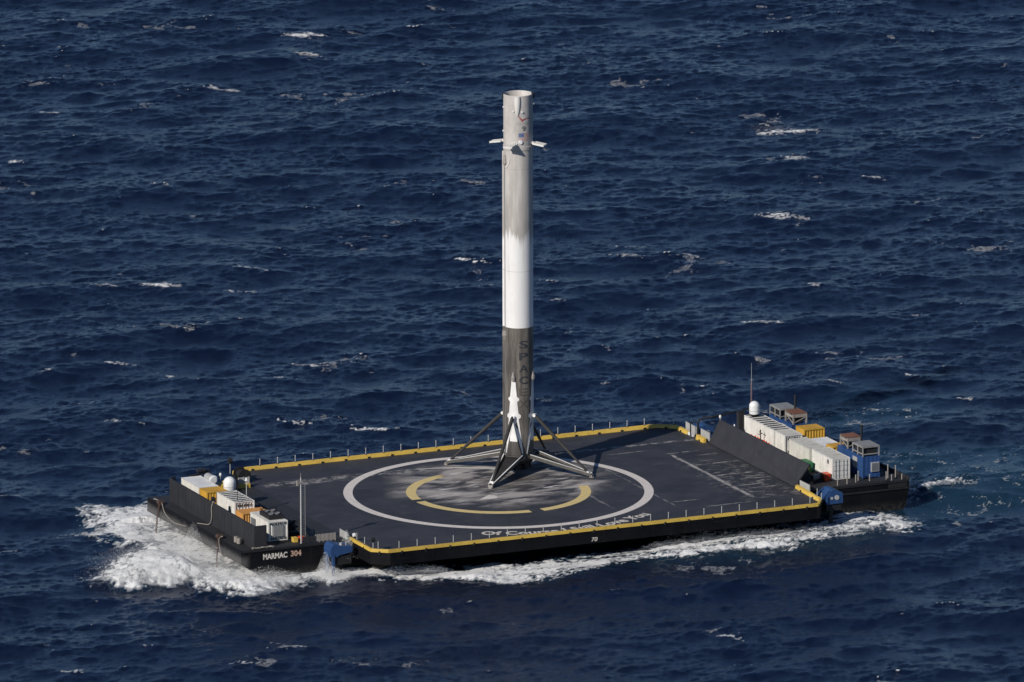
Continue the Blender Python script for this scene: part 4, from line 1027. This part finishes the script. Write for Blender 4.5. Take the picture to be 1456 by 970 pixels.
t = thing('hose_reel', 'dark hose reel at the far bow end of the deck, behind the radar dome', 'reel', (-26.9, 18.2, .02))
mb = MB(); mb.cyl((0, -.7, .85), (0, .7, .85), .55, .55, 18); mb.build('drum', M['dark'], t, 40)
for y in (-.85, .85):
    mb = MB(); mb.cyl((0, y - .05, .85), (0, y + .05, .85), .85, .85, 18); mb.build('flange', M['steel'], t, 40)
for y in (-1.1, 1.1):
    mb = MB(); mb.bar((-.7, y, 0), (0, y, .95), .12); mb.bar((.7, y, 0), (0, y, .95), .12); mb.build('stand', M['steel'], t)
# chains hanging from the bow, hoses on the breakwater
def chain(label, p0, p1, sag):
    t = thing('anchor_chain', label, 'chain', p0, 0, 'rusty chains hanging from the bow edge')
    p0 = Vector((0, 0, 0)); q = Vector(p1)
    n = 26; mb = MB()
    for i in range(n):
        a = p0.lerp(q, i / n) + Vector((-sag * math.sin(PI * i / n), 0, 0)); b = p0.lerp(q, (i + 1) / n) + Vector((-sag * math.sin(PI * (i + 1) / n), 0, 0))
        d = (b - a).normalized(); s = d.cross(Vector((1, .3, .1))).normalized() if i % 2 else d.cross(Vector((.1, .9, .4))).normalized()
        for k in (-1, 1): mb.bar(a + s * .09 * k, b + s * .09 * k, .065)
        mb.bar(a - s * .1, a + s * .1, .065)
    mb.build('link_run', M['chain'], t)
    mb = MB(); mb.box(-.1, .5, -.3, .3, -.05, .45); mb.cyl((0, -.35, .25), (0, .35, .25), .25, .25, 12); mb.build('fairlead', M['chain'], t)
    return t
chain('rusty chain hanging from the far part of the bow edge into the foam', (-40.9, 11.1, .03), (-.75, -.6, -5.0), .15)
chain('rusty chain hanging from the near part of the bow edge into the foam', (-40.9, -8.0, .03), (-.4, -.5, -4.4), .1)
def hose(label, pts, r=.07):
    t = thing('mooring_rope', label, 'rope', (pts[0][0], pts[0][1], pts[0][2]), 0, 'pale mooring ropes at the bow')
    o = Vector(pts[0]); P = [Vector(p) - o for p in pts]; out = []
    for i in range(len(P) - 1):
        for k in range(8):
            s = k / 8; a = P[max(i - 1, 0)]; b = P[i]; c = P[i + 1]; d = P[min(i + 2, len(P) - 1)]
            out.append(.5 * ((2 * b) + (c - a) * s + (2 * a - 5 * b + 4 * c - d) * s * s + (3 * b - a - 3 * c + d) * s ** 3))
    out.append(P[-1]); mb = MB(); mb.tube(out, r * .75, 8); mb.build('strand', M['rope'], t, 60)
    mb = MB(); mb.tube([out[0] + Vector((.12 * math.cos(a), .12 * math.sin(a), .03)) for a in np.linspace(0, 5.8, 12)], r * .9, 6); mb.build('eye', M['rope'], t)
hose('pale rope draped from the far bow corner along the deck edge', [(-40.5, 13.6, .12), (-40.2, 12.4, .1), (-40.5, 11.2, .25), (-40.9, 10.2, .25), (-41.15, 8.6, -.55), (-41.2, 5.5, -1.0), (-40.95, 2.3, -.75)])
hose('pale rope hanging down the face of the breakwater wall', [(-38.9, -1.6, 2.95), (-39.15, -1.62, 2.4), (-39.2, -1.7, 1.0), (-39.3, -1.2, .15), (-39.9, -.7, .1), (-40.4, .0, .1)])
hose('pale rope falling from the near chain fairlead into the water', [(-40.6, -8.4, .3), (-41.1, -8.7, .1), (-41.3, -9.6, -1.2), (-41.2, -11.6, -2.9), (-41.0, -12.6, -4.2)], .05)
t = thing('wall_winch', 'dark small winch on top of the breakwater, above the hanging rope', 'winch', (-38.75, -1.2, 2.87))
mb = MB(); mb.box(-.2, .25, -.35, .35, 0, .2); mb.box(-.15, .2, -.3, -.2, .2, .6); mb.box(-.15, .2, .2, .3, .2, .6); mb.build('bed', M['steel'], t)
MB().cyl((0, -.2, .42), (0, .2, .42), .22, .22, 12).build('drum', M['dark'], t)

# ------------------------------------------------------------------ sea
CAM = np.array([-584.385137, -1335.003078, 355.828018 + DZ])
rgt = np.array([0.91534, -0.40267]); rgt /= np.linalg.norm(rgt); fwd = np.array([-rgt[1], rgt[0]])
def world(r, d): return r[..., None] * rgt + d[..., None] * fwd
def ocean_tile(N, L, lam_p, hs, wind, seed, spread=3.0, kcut=None, tail=4.0):
    rng = np.random.default_rng(seed)
    k1 = np.fft.fftfreq(N, d=L / N) * 2 * np.pi
    KX, KY = np.meshgrid(k1, k1, indexing='ij'); K = np.hypot(KX, KY); K[0, 0] = 1e-6
    kp = 2 * np.pi / lam_p
    cosd = (KX * wind[0] + KY * wind[1]) / K
    s_ = spread / (1 + (K / kp) * 0.06)
    D = np.where(cosd > 0, np.abs(cosd) ** s_, 0) + 0.05 * (1 + cosd) * .5 + 0.015
    S = np.exp(-1.25 * (kp / K) ** 2) / K ** tail * D
    if kcut: S *= np.exp(-(K / kcut) ** 2)
    S[0, 0] = 0
    A = np.sqrt(S) * (rng.normal(size=(N, N)) + 1j * rng.normal(size=(N, N)))
    h = np.fft.ifft2(A).real; k = hs / 4 / h.std(); A *= k
    iF = lambda X: np.fft.ifft2(X).real
    h = h * k; dx = iF(-1j * KX / K * A); dy = iF(-1j * KY / K * A)
    jxx = iF(KX * KX / K * A); jyy = iF(KY * KY / K * A); jxy = iF(KX * KY / K * A)
    return h, dx, dy, jxx, jyy, jxy
def sample(T, L, p):
    N = T.shape[0]; q = np.mod(p / L * N, N); i = np.floor(q).astype(np.int64); f = q - i; i %= N; j = (i + 1) % N
    return (T[i[..., 0], i[..., 1]] * (1 - f[..., 0]) * (1 - f[..., 1]) + T[j[..., 0], i[..., 1]] * f[..., 0] * (1 - f[..., 1])
            + T[i[..., 0], j[..., 1]] * (1 - f[..., 0]) * f[..., 1] + T[j[..., 0], j[..., 1]] * f[..., 0] * f[..., 1])
def fractal(N, beta, seed, kmin=2, kmax=None):
    rng = np.random.default_rng(seed); k1 = np.fft.fftfreq(N) * N; KX, KY = np.meshgrid(k1, k1, indexing='ij'); K = np.hypot(KX, KY); K[0, 0] = 1
    S = K ** (-beta) * np.exp(-(kmin / K) ** 2)
    if kmax: S = S * np.exp(-(K / kmax) ** 2)
    S[0, 0] = 0
    n = np.fft.ifft2(S * np.exp(2j * np.pi * rng.random((N, N)))).real
    return n / n.std()
def pdist(P, poly):
    """signed distance to a polygon, positive inside"""
    poly = np.array(poly); best = np.full(P.shape[:-1], 1e9); inside = np.zeros(P.shape[:-1], bool)
    for a, b in zip(poly, np.roll(poly, -1, 0)):
        ab = b - a; t = np.clip(((P - a) @ ab) / (ab @ ab + 1e-9), 0, 1)
        best = np.minimum(best, np.hypot(P[..., 0] - a[0] - t * ab[0], P[..., 1] - a[1] - t * ab[1]))
        c = (a[1] > P[..., 1]) != (b[1] > P[..., 1])
        with np.errstate(divide='ignore', invalid='ignore'):
            xi = (b[0] - a[0]) * (P[..., 1] - a[1]) / (b[1] - a[1] + 1e-12) + a[0]
        inside ^= c & (P[..., 0] < xi)
    return np.where(inside, best, -best)
def sstep(v, a, b):
    t = np.clip((v - a) / (b - a), 0, 1); return t * t * (3 - 2 * t)

BOW = [(-45.3, 27.0), (-42.8, 27.9), (-40.8, 23.4), (-36.5, 25.5), (-35.7, 16.3), (-35.2, 1.4), (-34.3, -8.8), (-33.2, -15.2), (-30.5, -12.9), (-28.5, -13.8), (-27.0, -16.8), (-31.0, -19.7), (-35.1, -18.5), (-40.0, -22.5), (-43.9, -23.0), (-46.1, -18.2), (-47.1, -13.9), (-51.8, -12.9), (-57.0, -11.0), (-57.7, -7.6), (-51.9, -1.7), (-45.1, 5.8), (-48.5, 10.1), (-50.1, 15.6), (-46.1, 16.2), (-46.5, 21.1)]
BOWD = [(-47.5, 1.0), (-42.8, -1.1), (-39.7, -9.5), (-36.2, -16.5), (-41.2, -21.9), (-44.4, -22.0), (-45.8, -17.5), (-46.8, -13.2), (-52.8, -12.1), (-57.2, -9.3)]
W1 = [(-30.8, -12.8), (-26.0, -7.9), (-25.3, -12.9), (-21.3, -16.7), (-17.0, -19.8), (-10.1, -21.0), (-11.2, -27.9), (-10.6, -30.8), (-14.1, -28.1), (-18.7, -23.7), (-23.7, -22.2), (-25.8, -18.5), (-31.2, -20.3)]
W2 = [(-10.1, -21.0), (-4.9, -22.2), (-1.1, -22.0), (6.8, -21.2), (15.5, -18.9), (20.4, -18.7), (18.8, -22.0), (13.0, -24.4), (5.3, -26.8), (1.0, -28.0), (-5.4, -29.7), (-11.4, -30.4), (-13.8, -27.4)]
W3 = [(13.3, -19.5), (19.6, -18.3), (25.1, -18.9), (29.0, -18.7), (33.9, -18.5), (39.2, -16.5), (41.0, -12.1), (43.9, -10.6), (45.4, -12.5), (44.5, -18.9), (45.5, -23.4), (43.4, -26.8), (42.5, -23.2), (38.1, -22.8), (33.5, -25.5), (28.3, -26.3), (23.8, -25.8), (16.0, -26.2), (9.1, -26.6)]
W4 = [(24.6, -28.5), (27.6, -28.7), (27.3, -29.7), (24.5, -29.6)]
R1 = [(53.4, -8.0), (57.5, -6.6), (62.0, -5.3), (60.2, -7.8), (55.7, -9.4), (53.2, -9.5)]
AER = [(38.4, -16.1), (45.2, -9.9), (50.0, -6.0), (52.0, 6.0), (58.0, 16.0), (78.0, 6.0), (92.0, -6.0), (90.0, -24.0), (70.0, -24.5), (62.0, -22.6), (51.5, -22.1), (45.2, -23.2), (34.1, -28.1), (19.3, -31.2), (8.4, -28.2), (18.4, -21.0)]
AER2 = [(56.4, 31.7), (64.4, 40.1), (72.2, 43.9), (76.3, 33.4), (75.3, 27.3), (67.9, 24.3), (62.4, 25.5), (57.7, 25.9)]
# whitecaps: (x, y, half length, strength)
CAPS = [(92, 283, 3, .9), (92, 274, 2, .6), (73, 250, 2, .5), (40, 250, 1.6, .7), (21, 218, 1.8, .8), (32, 201, 1, .5), (17, 130, 1.6, .7), (-5.4, 93, 1.3, .7), (31, 139, 1.0, .6), (126, 190, 5.0, 1.0), (121, 180, 2.4, .7), (131, 159.5, 1.3, .9),
        (129, 204, 1.2, .6), (102, 137, 3.2, .5), (82.5, 138.7, 1.2, .5), (75.5, 130, 2.6, .5), (88.5, 126, 1.2, .6), (59.2, 120, 1.6, .9), (60.6, 121, 1.2, .7), (-20.4, 93.5, 1.5, .5), (-19, 64, 1.3, .5), (4, 78, 1, .5), (0, 45.4, 2.4, .8), (-6, 56, 1, .5),
        (-77, -46, 1.6, .8), (-64, -41, 1, .6), (89, 97, 2, .4), (66.5, 181, .8, .6), (56, 121, 1.2, .5), (51, 130, 1.6, .4), (10, 133, 2.6, .6), (52, 104.8, 1, .5), (5, 136, 1.2, .6), (-45, -46.5, 2.2, .4), (-54, -53, 2, .5), (-2.6, -68.6, 1, .7), (70, 83, 2.0, .3), (73, 79, 1.6, .3),
        (11, 87, 1, .5), (-6.6, 100, 1.5, .4), (-47, 37, 2.4, .3), (60.9, 39.3, 1.0, .8), (62, 32.5, .8, .9), (68.3, 33.6, .6, .8), (66, 32.8, 1.2, .7), (62, 30.5, .9, .6), (61.2, 37.6, .6, .8), (73, 44.5, 1.0, .7), (76.3, 43, 1.0, .7), (77, 38, .7, .7)]

def build_sea():
    def axis(a, b, st, far, grow):
        core = np.arange(a, b + st * .5, st); lo = [a]; s = st
        while lo[-1] > -far: s *= grow; lo.append(lo[-1] - s)
        hi = [core[-1]]; s = st
        while hi[-1] < far: s *= grow; hi.append(hi[-1] + s)
        return np.concatenate([np.array(lo[1:])[::-1], core, np.array(hi[1:])])
    ar = axis(-98, 98, 0.235, 14000, 1.16); ad = axis(-118, 345, 0.40, 24000, 1.16)
    R, Dp = np.meshgrid(ar, ad, indexing='ij')
    P = world(R, Dp)
    w = rgt * 0.28 - fwd * 0.96; w /= np.linalg.norm(w)
    LA = 480.0
    A = ocean_tile(1536, LA, 30.0, 0.92, w, 11, 2.6, kcut=8.0, tail=3.95)
    w3 = rgt * 0.75 - fwd * 0.66; w3 /= np.linalg.norm(w3)
    C_ = ocean_tile(256, 370.0, 62.0, 0.55, w3, 19, 8.0, kcut=.35, tail=4.5)
    w2 = rgt * 0.45 - fwd * 0.89; w2 /= np.linalg.norm(w2)
    LB = 93.0
    B = ocean_tile(512, LB, 3.6, 0.17, w2, 5, 1.6, kcut=16.0, tail=3.3)
    h, dx, dy, jxx, jyy, jxy = [sample(T, LA, P) for T in A]
    hsw = sample(C_[0], 370.0, P)
    hb, dxb, dyb = [sample(T, LB, P) for T in B[:3]]
    jb = [sample(T, LB, P) for T in B[3:]]
    lam = 1.15
    step = np.maximum(np.gradient(ar)[:, None], np.gradient(ad)[None, :]); fade = np.clip(1.6 / step, 0, 1); fb = np.clip(.6 / step, 0, 1)
    J = (1 - lam * (jxx + .7 * jb[0])) * (1 - lam * (jyy + .7 * jb[1])) - (lam * (jxy + .7 * jb[2])) ** 2
    core = fade > .95
    n1 = sample(fractal(512, 1.5, 3), 120.0, P); n2 = sample(fractal(512, 1.35, 4), 26.0, P); n3 = sample(fractal(512, 1.1, 6), 7.3, P)
    # wind-streaked noise, long along the waves' travel
    wt = np.stack([P @ w / 2.6, P @ np.array([-w[1], w[0]])], -1)
    ns = sample(fractal(512, 1.25, 9), 34.0, wt)
    sx_ = sample(fractal(512, 1.0, 31), 22.0, np.stack([P[..., 0] / 4.5 + P[..., 1] * .05, P[..., 1]], -1))
    t0, t1 = np.percentile(J[core], [0.06, 0.5])
    patch = sstep(n1, 0.1, 1.5)
    foam = 1.0 * sstep(J, t1, t0) * patch
    lace = np.zeros_like(foam)
    # breaking caps, pulled on to the nearest crest
    cd = np.array([-w[1], w[0]])
    for i, (x, y, ln, s) in enumerate(CAPS):
        ln *= .8
        c = np.array([x, y]); near = (np.abs(P[..., 0] - x) < 4.5) & (np.abs(P[..., 1] - y) < 4.5)
        if not near.any(): continue
        idx = np.argwhere(near); hh = h[near] - .02 * np.hypot(P[near][:, 0] - x, P[near][:, 1] - y) ** 1.0; c = P[tuple(idx[np.argmax(hh)])]
        box = (np.abs(P[..., 0] - c[0]) < ln * 3 + 4) & (np.abs(P[..., 1] - c[1]) < ln * 3 + 4)
        q = P[box] - c; along = q @ rgt * .86 + q @ fwd * .5; back = q @ w + .35 * np.sin(along * 1.7 + i)
        along = along + 0.6 * n2[box]; back = back + .7 * n2[box] + .4 * n3[box]
        m = np.exp(-(along / ln) ** 4) * np.where(back > 0, np.exp(-(back / .55) ** 2), np.exp(-(back / (.7 + .55 * ln)) ** 2))
        foam[box] = np.maximum(foam[box], m * (s * .45 + .52 + .28 * n3[box] + .12 * n2[box]))
        m2 = np.exp(-(along / (ln * 1.7)) ** 2) * np.exp(-((back + 1.2 * ln) / (1.6 * ln)) ** 2)
        lace[box] = np.maximum(lace[box], m2 * .30 * s)
    # old foam rafts
    lace = np.maximum(lace, .36 * sstep(n1 + .5 * n2, 2.05, 3.0))
    # bow wave and wake
    Pw = P + np.stack([n2 * 1.0 + n3 * .35, n2 * .7 - n3 * .3], -1)
    box = (np.abs(P[..., 0]) < 85) & (np.abs(P[..., 1]) < 60)
    F = np.zeros_like(foam); up = np.zeros_like(foam); aer = np.zeros_like(foam)
    Q = Pw[box]
    f_bow = pdist(Q, BOW); f_bd = pdist(Q, BOWD); f1 = pdist(Q, W1); f2 = pdist(Q, W2); f3 = pdist(Q, W3); f4 = pdist(Q, W4); fr = pdist(Q, R1); fa = pdist(Q, AER); fa2 = pdist(Q, AER2)
    fl = sstep(f_bow, -1.6, 2.0) * .78 + sstep(f_bow, -3.5, 1) * .12
    fl = np.maximum(fl, sstep(f_bd, -.6, 1.6) * 1.02)
    fl = np.maximum(fl, sstep(f1, -1.4, .8) * 1.0); fl = np.maximum(fl, sstep(f2, -2.0, 1.2) * .98); fl = np.maximum(fl, sstep(f3, -2.2, 1.0) * 1.22)
    fl = np.maximum(fl, sstep(f4, -.3, .4) * .9); fl = np.maximum(fl, sstep(fr, -.5, .9) * .95)
    fl = np.maximum(fl, sstep(fa, -4, 4) * .13); fl = np.maximum(fl, sstep(fa2, -2, 2) * .14)
    along_hull = sstep(np.maximum(f2, f3), -3, 0) * sstep(P[box][:, 0], -14, -6)
    F[box] = fl * (1 - .26 * along_hull) + (.13 * n3[box] + .14 * ns[box] * (1 - along_hull) + .40 * sx_[box] * along_hull) * sstep(fl, .08, .45)
    nb = sstep(np.where((np.abs(P[box][:, 1]) < 15) & (P[box][:, 0] < -30), P[box][:, 0], -60), -47.5, -41)
    F[box] *= 1 - .24 * nb
    lace[box] = np.maximum(lace[box], .40 * sstep(np.maximum(fa, fa2), -3, 3) * sstep(n2[box] + .8 * n3[box], .4, 1.9))
    aer[box] = np.maximum.reduce([sstep(fa, -7, 5) * .8, sstep(fa2, -6, 4) * .6, sstep(f_bow, -2.5, 2) * .8, sstep(f3, -3, 1), sstep(f2, -3, 1) * .6, sstep(f1, -2, 1) * .7])
    up[box] = sstep(f_bow, -2, 4) * .2 + sstep(f_bd, -3.5, 4.0) * .75 + sstep(f1, -1.2, 1.8) * .4 + sstep(f2, -2, 2) * .25 + sstep(f3, -2, 2.5) * .6 + sstep(fr, -1, 1) * .4
    z_damp = 1 - .75 * sstep(P[..., 0], -45.5, -42.0) * (np.abs(P[..., 1]) < 16.5) * (P[..., 0] < -30)
    inside = (np.abs(P[..., 1]) < HY - .3) & (P[..., 0] > -34) & (P[..., 0] < 47)
    F[inside] = 0
    clear = 1 - sstep(P[..., 0], -44.5, -42.0) * (np.abs(P[..., 1]) < 15.5) * (P[..., 0] < -30)
    up = up * (.9 + .05 * n2) * clear
    z = (h * fade + hb * fb * (1 + .25 * np.clip(n1, -2, 2)) + hsw) + up
    z = z * z_damp
    X = P[..., 0] - lam * dx * fade * -1 * -1 - .7 * dxb * fb
    Y = P[..., 1] - lam * dy * fade * -1 * -1 - .7 * dyb * fb
    # calmer, sheltered water next to the hull
    sh = np.exp(-(np.maximum(np.abs(P[..., 1]) - HY, 0) / 9) ** 2) * ((P[..., 0] > -33) & (P[..., 0] < 49)); z = z * (1 - .45 * sh)
    foam = np.clip(np.maximum(foam, F), 0, 1.25)
    nr, nd = R.shape
    co = np.stack([X, Y, z], -1).reshape(-1, 3).astype(np.float32)
    ii = np.arange(nr * nd).reshape(nr, nd)
    quads = np.stack([ii[:-1, :-1], ii[1:, :-1], ii[1:, 1:], ii[:-1, 1:]], -1).reshape(-1, 4).astype(np.int32)
    me = bpy.data.meshes.new('sea'); nv, nq = len(co), len(quads)
    me.vertices.add(nv); me.vertices.foreach_set('co', co.ravel())
    me.loops.add(nq * 4); me.loops.foreach_set('vertex_index', quads.ravel())
    me.polygons.add(nq); me.polygons.foreach_set('loop_start', np.arange(0, nq * 4, 4, dtype=np.int32))
    me.update(calc_edges=True)
    me.polygons.foreach_set('use_smooth', np.ones(nq, dtype=bool))
    for nm, arr in (('foam', foam), ('lace', lace), ('aeration', aer)):
        at = me.attributes.new(nm, 'FLOAT', 'POINT'); at.data.foreach_set('value', arr.ravel().astype(np.float32))
    me.validate()
    o = bpy.data.objects.new('sea', me); COL.objects.link(o); tag(o, 'dark navy choppy open sea with scattered whitecaps', 'sea', None, 'structure')
    return o, (P, z)

def sea_material():
    g = G('sea_water'); o = g.obj()
    al = g.scl(g.scl(o, (1, 1, 1), (0, 0, R_(23.7))), (0.75, 1, 1))   # drawn out along the crests
    foam = g.attr('foam'); lace = g.attr('lace'); aer = g.attr('aeration')
    n1 = g.noise(al, 1.1, 6, 0.72, 0.4); n2 = g.noise(al, 3.4, 5, 0.7, 0.6); n3 = g.noise(o, 0.35, 4, 0.6)
    # ridged cellular pattern for thin foam
    web = g.sub(1.0, g.mul(g.math('ABSOLUTE', g.sub(g.noise(o, 0.9, 5, 0.6, 1.0), 0.5)), 7.0))
    web2 = g.sub(1.0, g.mul(g.math('ABSOLUTE', g.sub(g.noise(o, 2.3, 4, 0.6, 0.8), 0.5)), 6.0))
    webs = g.mx(web, g.mul(web2, 0.8))
    thr = g.add(g.mul(g.sub(n1, 0.5), 1.15), g.mul(g.sub(n2, 0.5), 0.75))
    f = g.ss(g.add(foam, thr), 0.52, 0.80)
    fthin = g.mul(g.ss(g.add(g.mul(foam, 1.0), g.mul(webs, 0.30)), 0.42, 0.78), 0.42)
    fl = g.mul(g.ss(g.add(lace, g.mul(webs, 0.38)), 0.50, 0.78), g.ss(lace, 0.1, 0.5, 0.0, 0.6))
    fac = g.mx(g.mx(f, g.mul(fthin, g.ss(foam, 0.12, 0.4))), fl)
    water = g.mix(g.ss(n3, 0.35, 0.65), (0.0036, 0.0088, 0.0275), (0.0045, 0.0108, 0.033))
    water = g.mix(g.mul(aer, 0.55), water, (0.016, 0.062, 0.098))
    foamc = g.mix(g.ss(n2, 0.3, 0.7), (0.76, 0.77, 0.77), (0.90, 0.90, 0.89))
    c = g.mix(fac, water, foamc)
    rip = g.add(g.mul(g.noise(al, 2.6, 5, 0.66), 1.0), g.mul(g.noise(al, 6.0, 4, 0.65), 0.45))
    gust = g.ss(g.noise(g.scl(al, (.06, .05, .05)), 1.0, 4, 0.6), 0.30, 0.70, 0.075, 0.135)
    hgt = g.add(g.mul(rip, gust), g.mul(fac, g.mul(n2, 0.10)))
    g.bump(hgt, 1.0, 1.0)
    g.p.inputs['IOR'].default_value = 1.333
    return g.set(c, g.mix(fac, (0.16, 0.16, 0.16), (0.85, 0.85, 0.85)))
sea, SEA = build_sea()
sea.data.materials.append(sea_material())

# ------------------------------------------------------------------ spray: thousands of droplets thrown up
def spray():
    rng = np.random.default_rng(21); pts = []; rad = []
    def burst(n, c, sx, sy, h, r0, r1, lean=(0, 0), pw=2.0):
        u = rng.normal(size=(n, 2)); t = rng.random(n) ** pw
        k = (1.0 - .35 * t)
        p = np.stack([c[0] + u[:, 0] * sx * k + lean[0] * t * h, c[1] + u[:, 1] * sy * k + lean[1] * t * h, c[2] + t * h * np.exp(-.5 * (u[:, 0] ** 2 + u[:, 1] ** 2) * .6)], -1)
        pts.append(p); rad.append(r0 + (r1 - r0) * rng.random(n) ** 3)
    # sheet thrown out by the bow
    for i in range(34):
        a = i / 33; c = (-56 + 20 * a + rng.normal() * 1.2, -9.5 - 9.5 * a ** 1.3 + rng.normal() * 1.0, .5)
        burst(900, c, 2.0, 1.8, (1.2 + 1.9 * rng.random()) * (1 - .65 * a), .008, .028, (.5, .1), 1.5)
    for i in range(26):
        c = (-52 + 9 * rng.random(), -9 + 8 * rng.random(), .4); burst(1300, c, 2.0, 1.9, 1.0 + 2.8 * rng.random(), .006, .018, (.6, .1), 1.2)
    # veil of drops blown up against the raked bow
    for i in range(26):
        c = (-43.0 + rng.normal() * .8, -13 + 20 * rng.random(), .4); burst(700, c, 1.3, 1.8, 1.0 + 2.8 * rng.random() ** 2, .006, .018, (.25, .0), 1.1)
    burst(5200, (-42.2, -2.2, .4), .9, 1.6, 4.0, .007, .02, (.1, 0), 1.1)
    burst(1500, (-42.2, -9.5, .4), .9, 1.8, 2.8, .010, .03, (.1, 0), 1.1)
    # spout and splash at the humped thruster
    burst(3600, (-31.1, -18.2, .3), .7, .8, 2.9, .008, .032, (.05, 0.05), 1.8); burst(5000, (-30.8, -19.0, .2), 1.5, 1.2, 1.4, .008, .035)
    burst(1900, (-26.9, -16.2, 2.6), .5, .6, 2.5, .008, .026, (-.15, .1), 1.0); burst(900, (-27.6, -16.8, 2.0), .8, .8, 1.5, .008, .024, (0, 0), 1.2)
    for i in range(30):
        a = i / 29; c = (-30 + 12 * a, -20.0 - 2.6 * a + rng.normal() * .5, .5); burst(260, c, .9, .8, .8, .008, .03)
    for i in range(44):
        a = i / 43; c = (10 + 34 * a, -24.5 + 2.0 * math.sin(6 * a) + rng.normal() * 1.0, .7); burst(200, c, 1.1, .9, .8, .008, .03)
    burst(500, (57.5, -7.6, .4), 2.2, .5, .6, .015, .05)
    p = np.concatenate(pts).astype(np.float32); r = np.concatenate(rad).astype(np.float32); n = len(p)
    keep = ~((np.abs(p[:, 1]) < HY) & (p[:, 0] > -40.6 + (DZ - p[:, 2]) * 1.9) & (p[:, 0] < 49) & (p[:, 2] < DZ)); p = p[keep]; r = r[keep]; n = len(p)
    base = np.array([[1, 0, 0], [-1, 0, 0], [0, 1, 0], [0, -1, 0], [0, 0, 1], [0, 0, -1]], np.float32)
    st = np.ones((n, 1, 3), np.float32); st[:, 0, 2] = 1 + rng.random(n) * .8
    co = (p[:, None, :] + base[None] * r[:, None, None] * st).reshape(-1, 3)
    tri = np.array([[0, 2, 4], [2, 1, 4], [1, 3, 4], [3, 0, 4], [2, 0, 5], [1, 2, 5], [3, 1, 5], [0, 3, 5]], np.int32)
    f = (np.arange(n, dtype=np.int32)[:, None, None] * 6 + tri[None]).reshape(-1, 3)
    me = bpy.data.meshes.new('sea_spray'); me.vertices.add(len(co)); me.vertices.foreach_set('co', co.ravel())
    me.loops.add(len(f) * 3); me.loops.foreach_set('vertex_index', f.ravel()); me.polygons.add(len(f)); me.polygons.foreach_set('loop_start', np.arange(0, len(f) * 3, 3, dtype=np.int32))
    me.update(calc_edges=True); me.polygons.foreach_set('use_smooth', np.ones(len(f), dtype=bool))
    o = bpy.data.objects.new('sea_spray', me); COL.objects.link(o); tag(o, 'white spray thrown up round the bow and wake of the barge', 'spray', None, 'stuff')
    g = G('spray_droplets'); nn = g.noise(g.obj(), 0.8, 3)
    g.p.inputs['Subsurface Weight'].default_value = 0.0
    me.materials.append(g.set(g.mix(nn, (0.84, 0.84, 0.83), (0.92, 0.92, 0.91)), 0.6))
    return o
spray()

# ------------------------------------------------------------------ light, sky, camera
SUN_EL = R_(30.0); sd = Vector((-.893, -.449, 0)).normalized()
to_sun = Vector((sd.x * math.cos(SUN_EL), sd.y * math.cos(SUN_EL), math.sin(SUN_EL)))
li = bpy.data.lights.new('sun', 'SUN'); li.energy = 3.9; li.angle = R_(0.53); li.color = (1.0, 0.94, 0.86)
lo_ = bpy.data.objects.new('sun', li); COL.objects.link(lo_); lo_.rotation_euler = (-to_sun).to_track_quat('-Z', 'Y').to_euler(); lo_.location = (0, 0, 200)
w = bpy.data.worlds.new('World'); scene.world = w; w.use_nodes = True
nt = w.node_tree; sky = nt.nodes.new('ShaderNodeTexSky'); sky.sky_type = 'NISHITA'; sky.sun_disc = False
sky.sun_elevation = SUN_EL; sky.sun_rotation = math.atan2(sd.x, sd.y) % (2 * PI); sky.air_density = 0.6; sky.dust_density = 0.0; sky.ozone_density = 4.5
nt.links.new(sky.outputs[0], nt.nodes['Background'].inputs[0]); nt.nodes['Background'].inputs[1].default_value = 0.07

r3 = Vector((0.9153417640439812, -0.4026685539776434, -0.0027369023377833666)); u3 = Vector((0.09307027360058087, 0.20494383699110297, 0.9743387233664057)); f3 = Vector((0.39177465355579844, 0.8921076500719619, -0.22507012577042784))
cam = bpy.data.cameras.new('camera'); cam.sensor_width = 36; cam.lens = 17179.895 / 1456 * 36; cam.clip_start = 10; cam.clip_end = 100000
co = bpy.data.objects.new('camera', cam); COL.objects.link(co)
mtx = Matrix((r3, u3, -f3)).transposed().to_4x4(); mtx.translation = Vector(CAM.tolist()); co.matrix_world = mtx
scene.camera = co
scene.view_settings.view_transform = 'Standard'; scene.view_settings.look = 'None'; scene.view_settings.gamma = 1; scene.view_settings.exposure = 0; scene.view_settings.use_curve_mapping = False
scene.cycles.use_denoising = True
scene.cycles.max_bounces = 6; scene.cycles.diffuse_bounces = 3; scene.cycles.glossy_bounces = 3
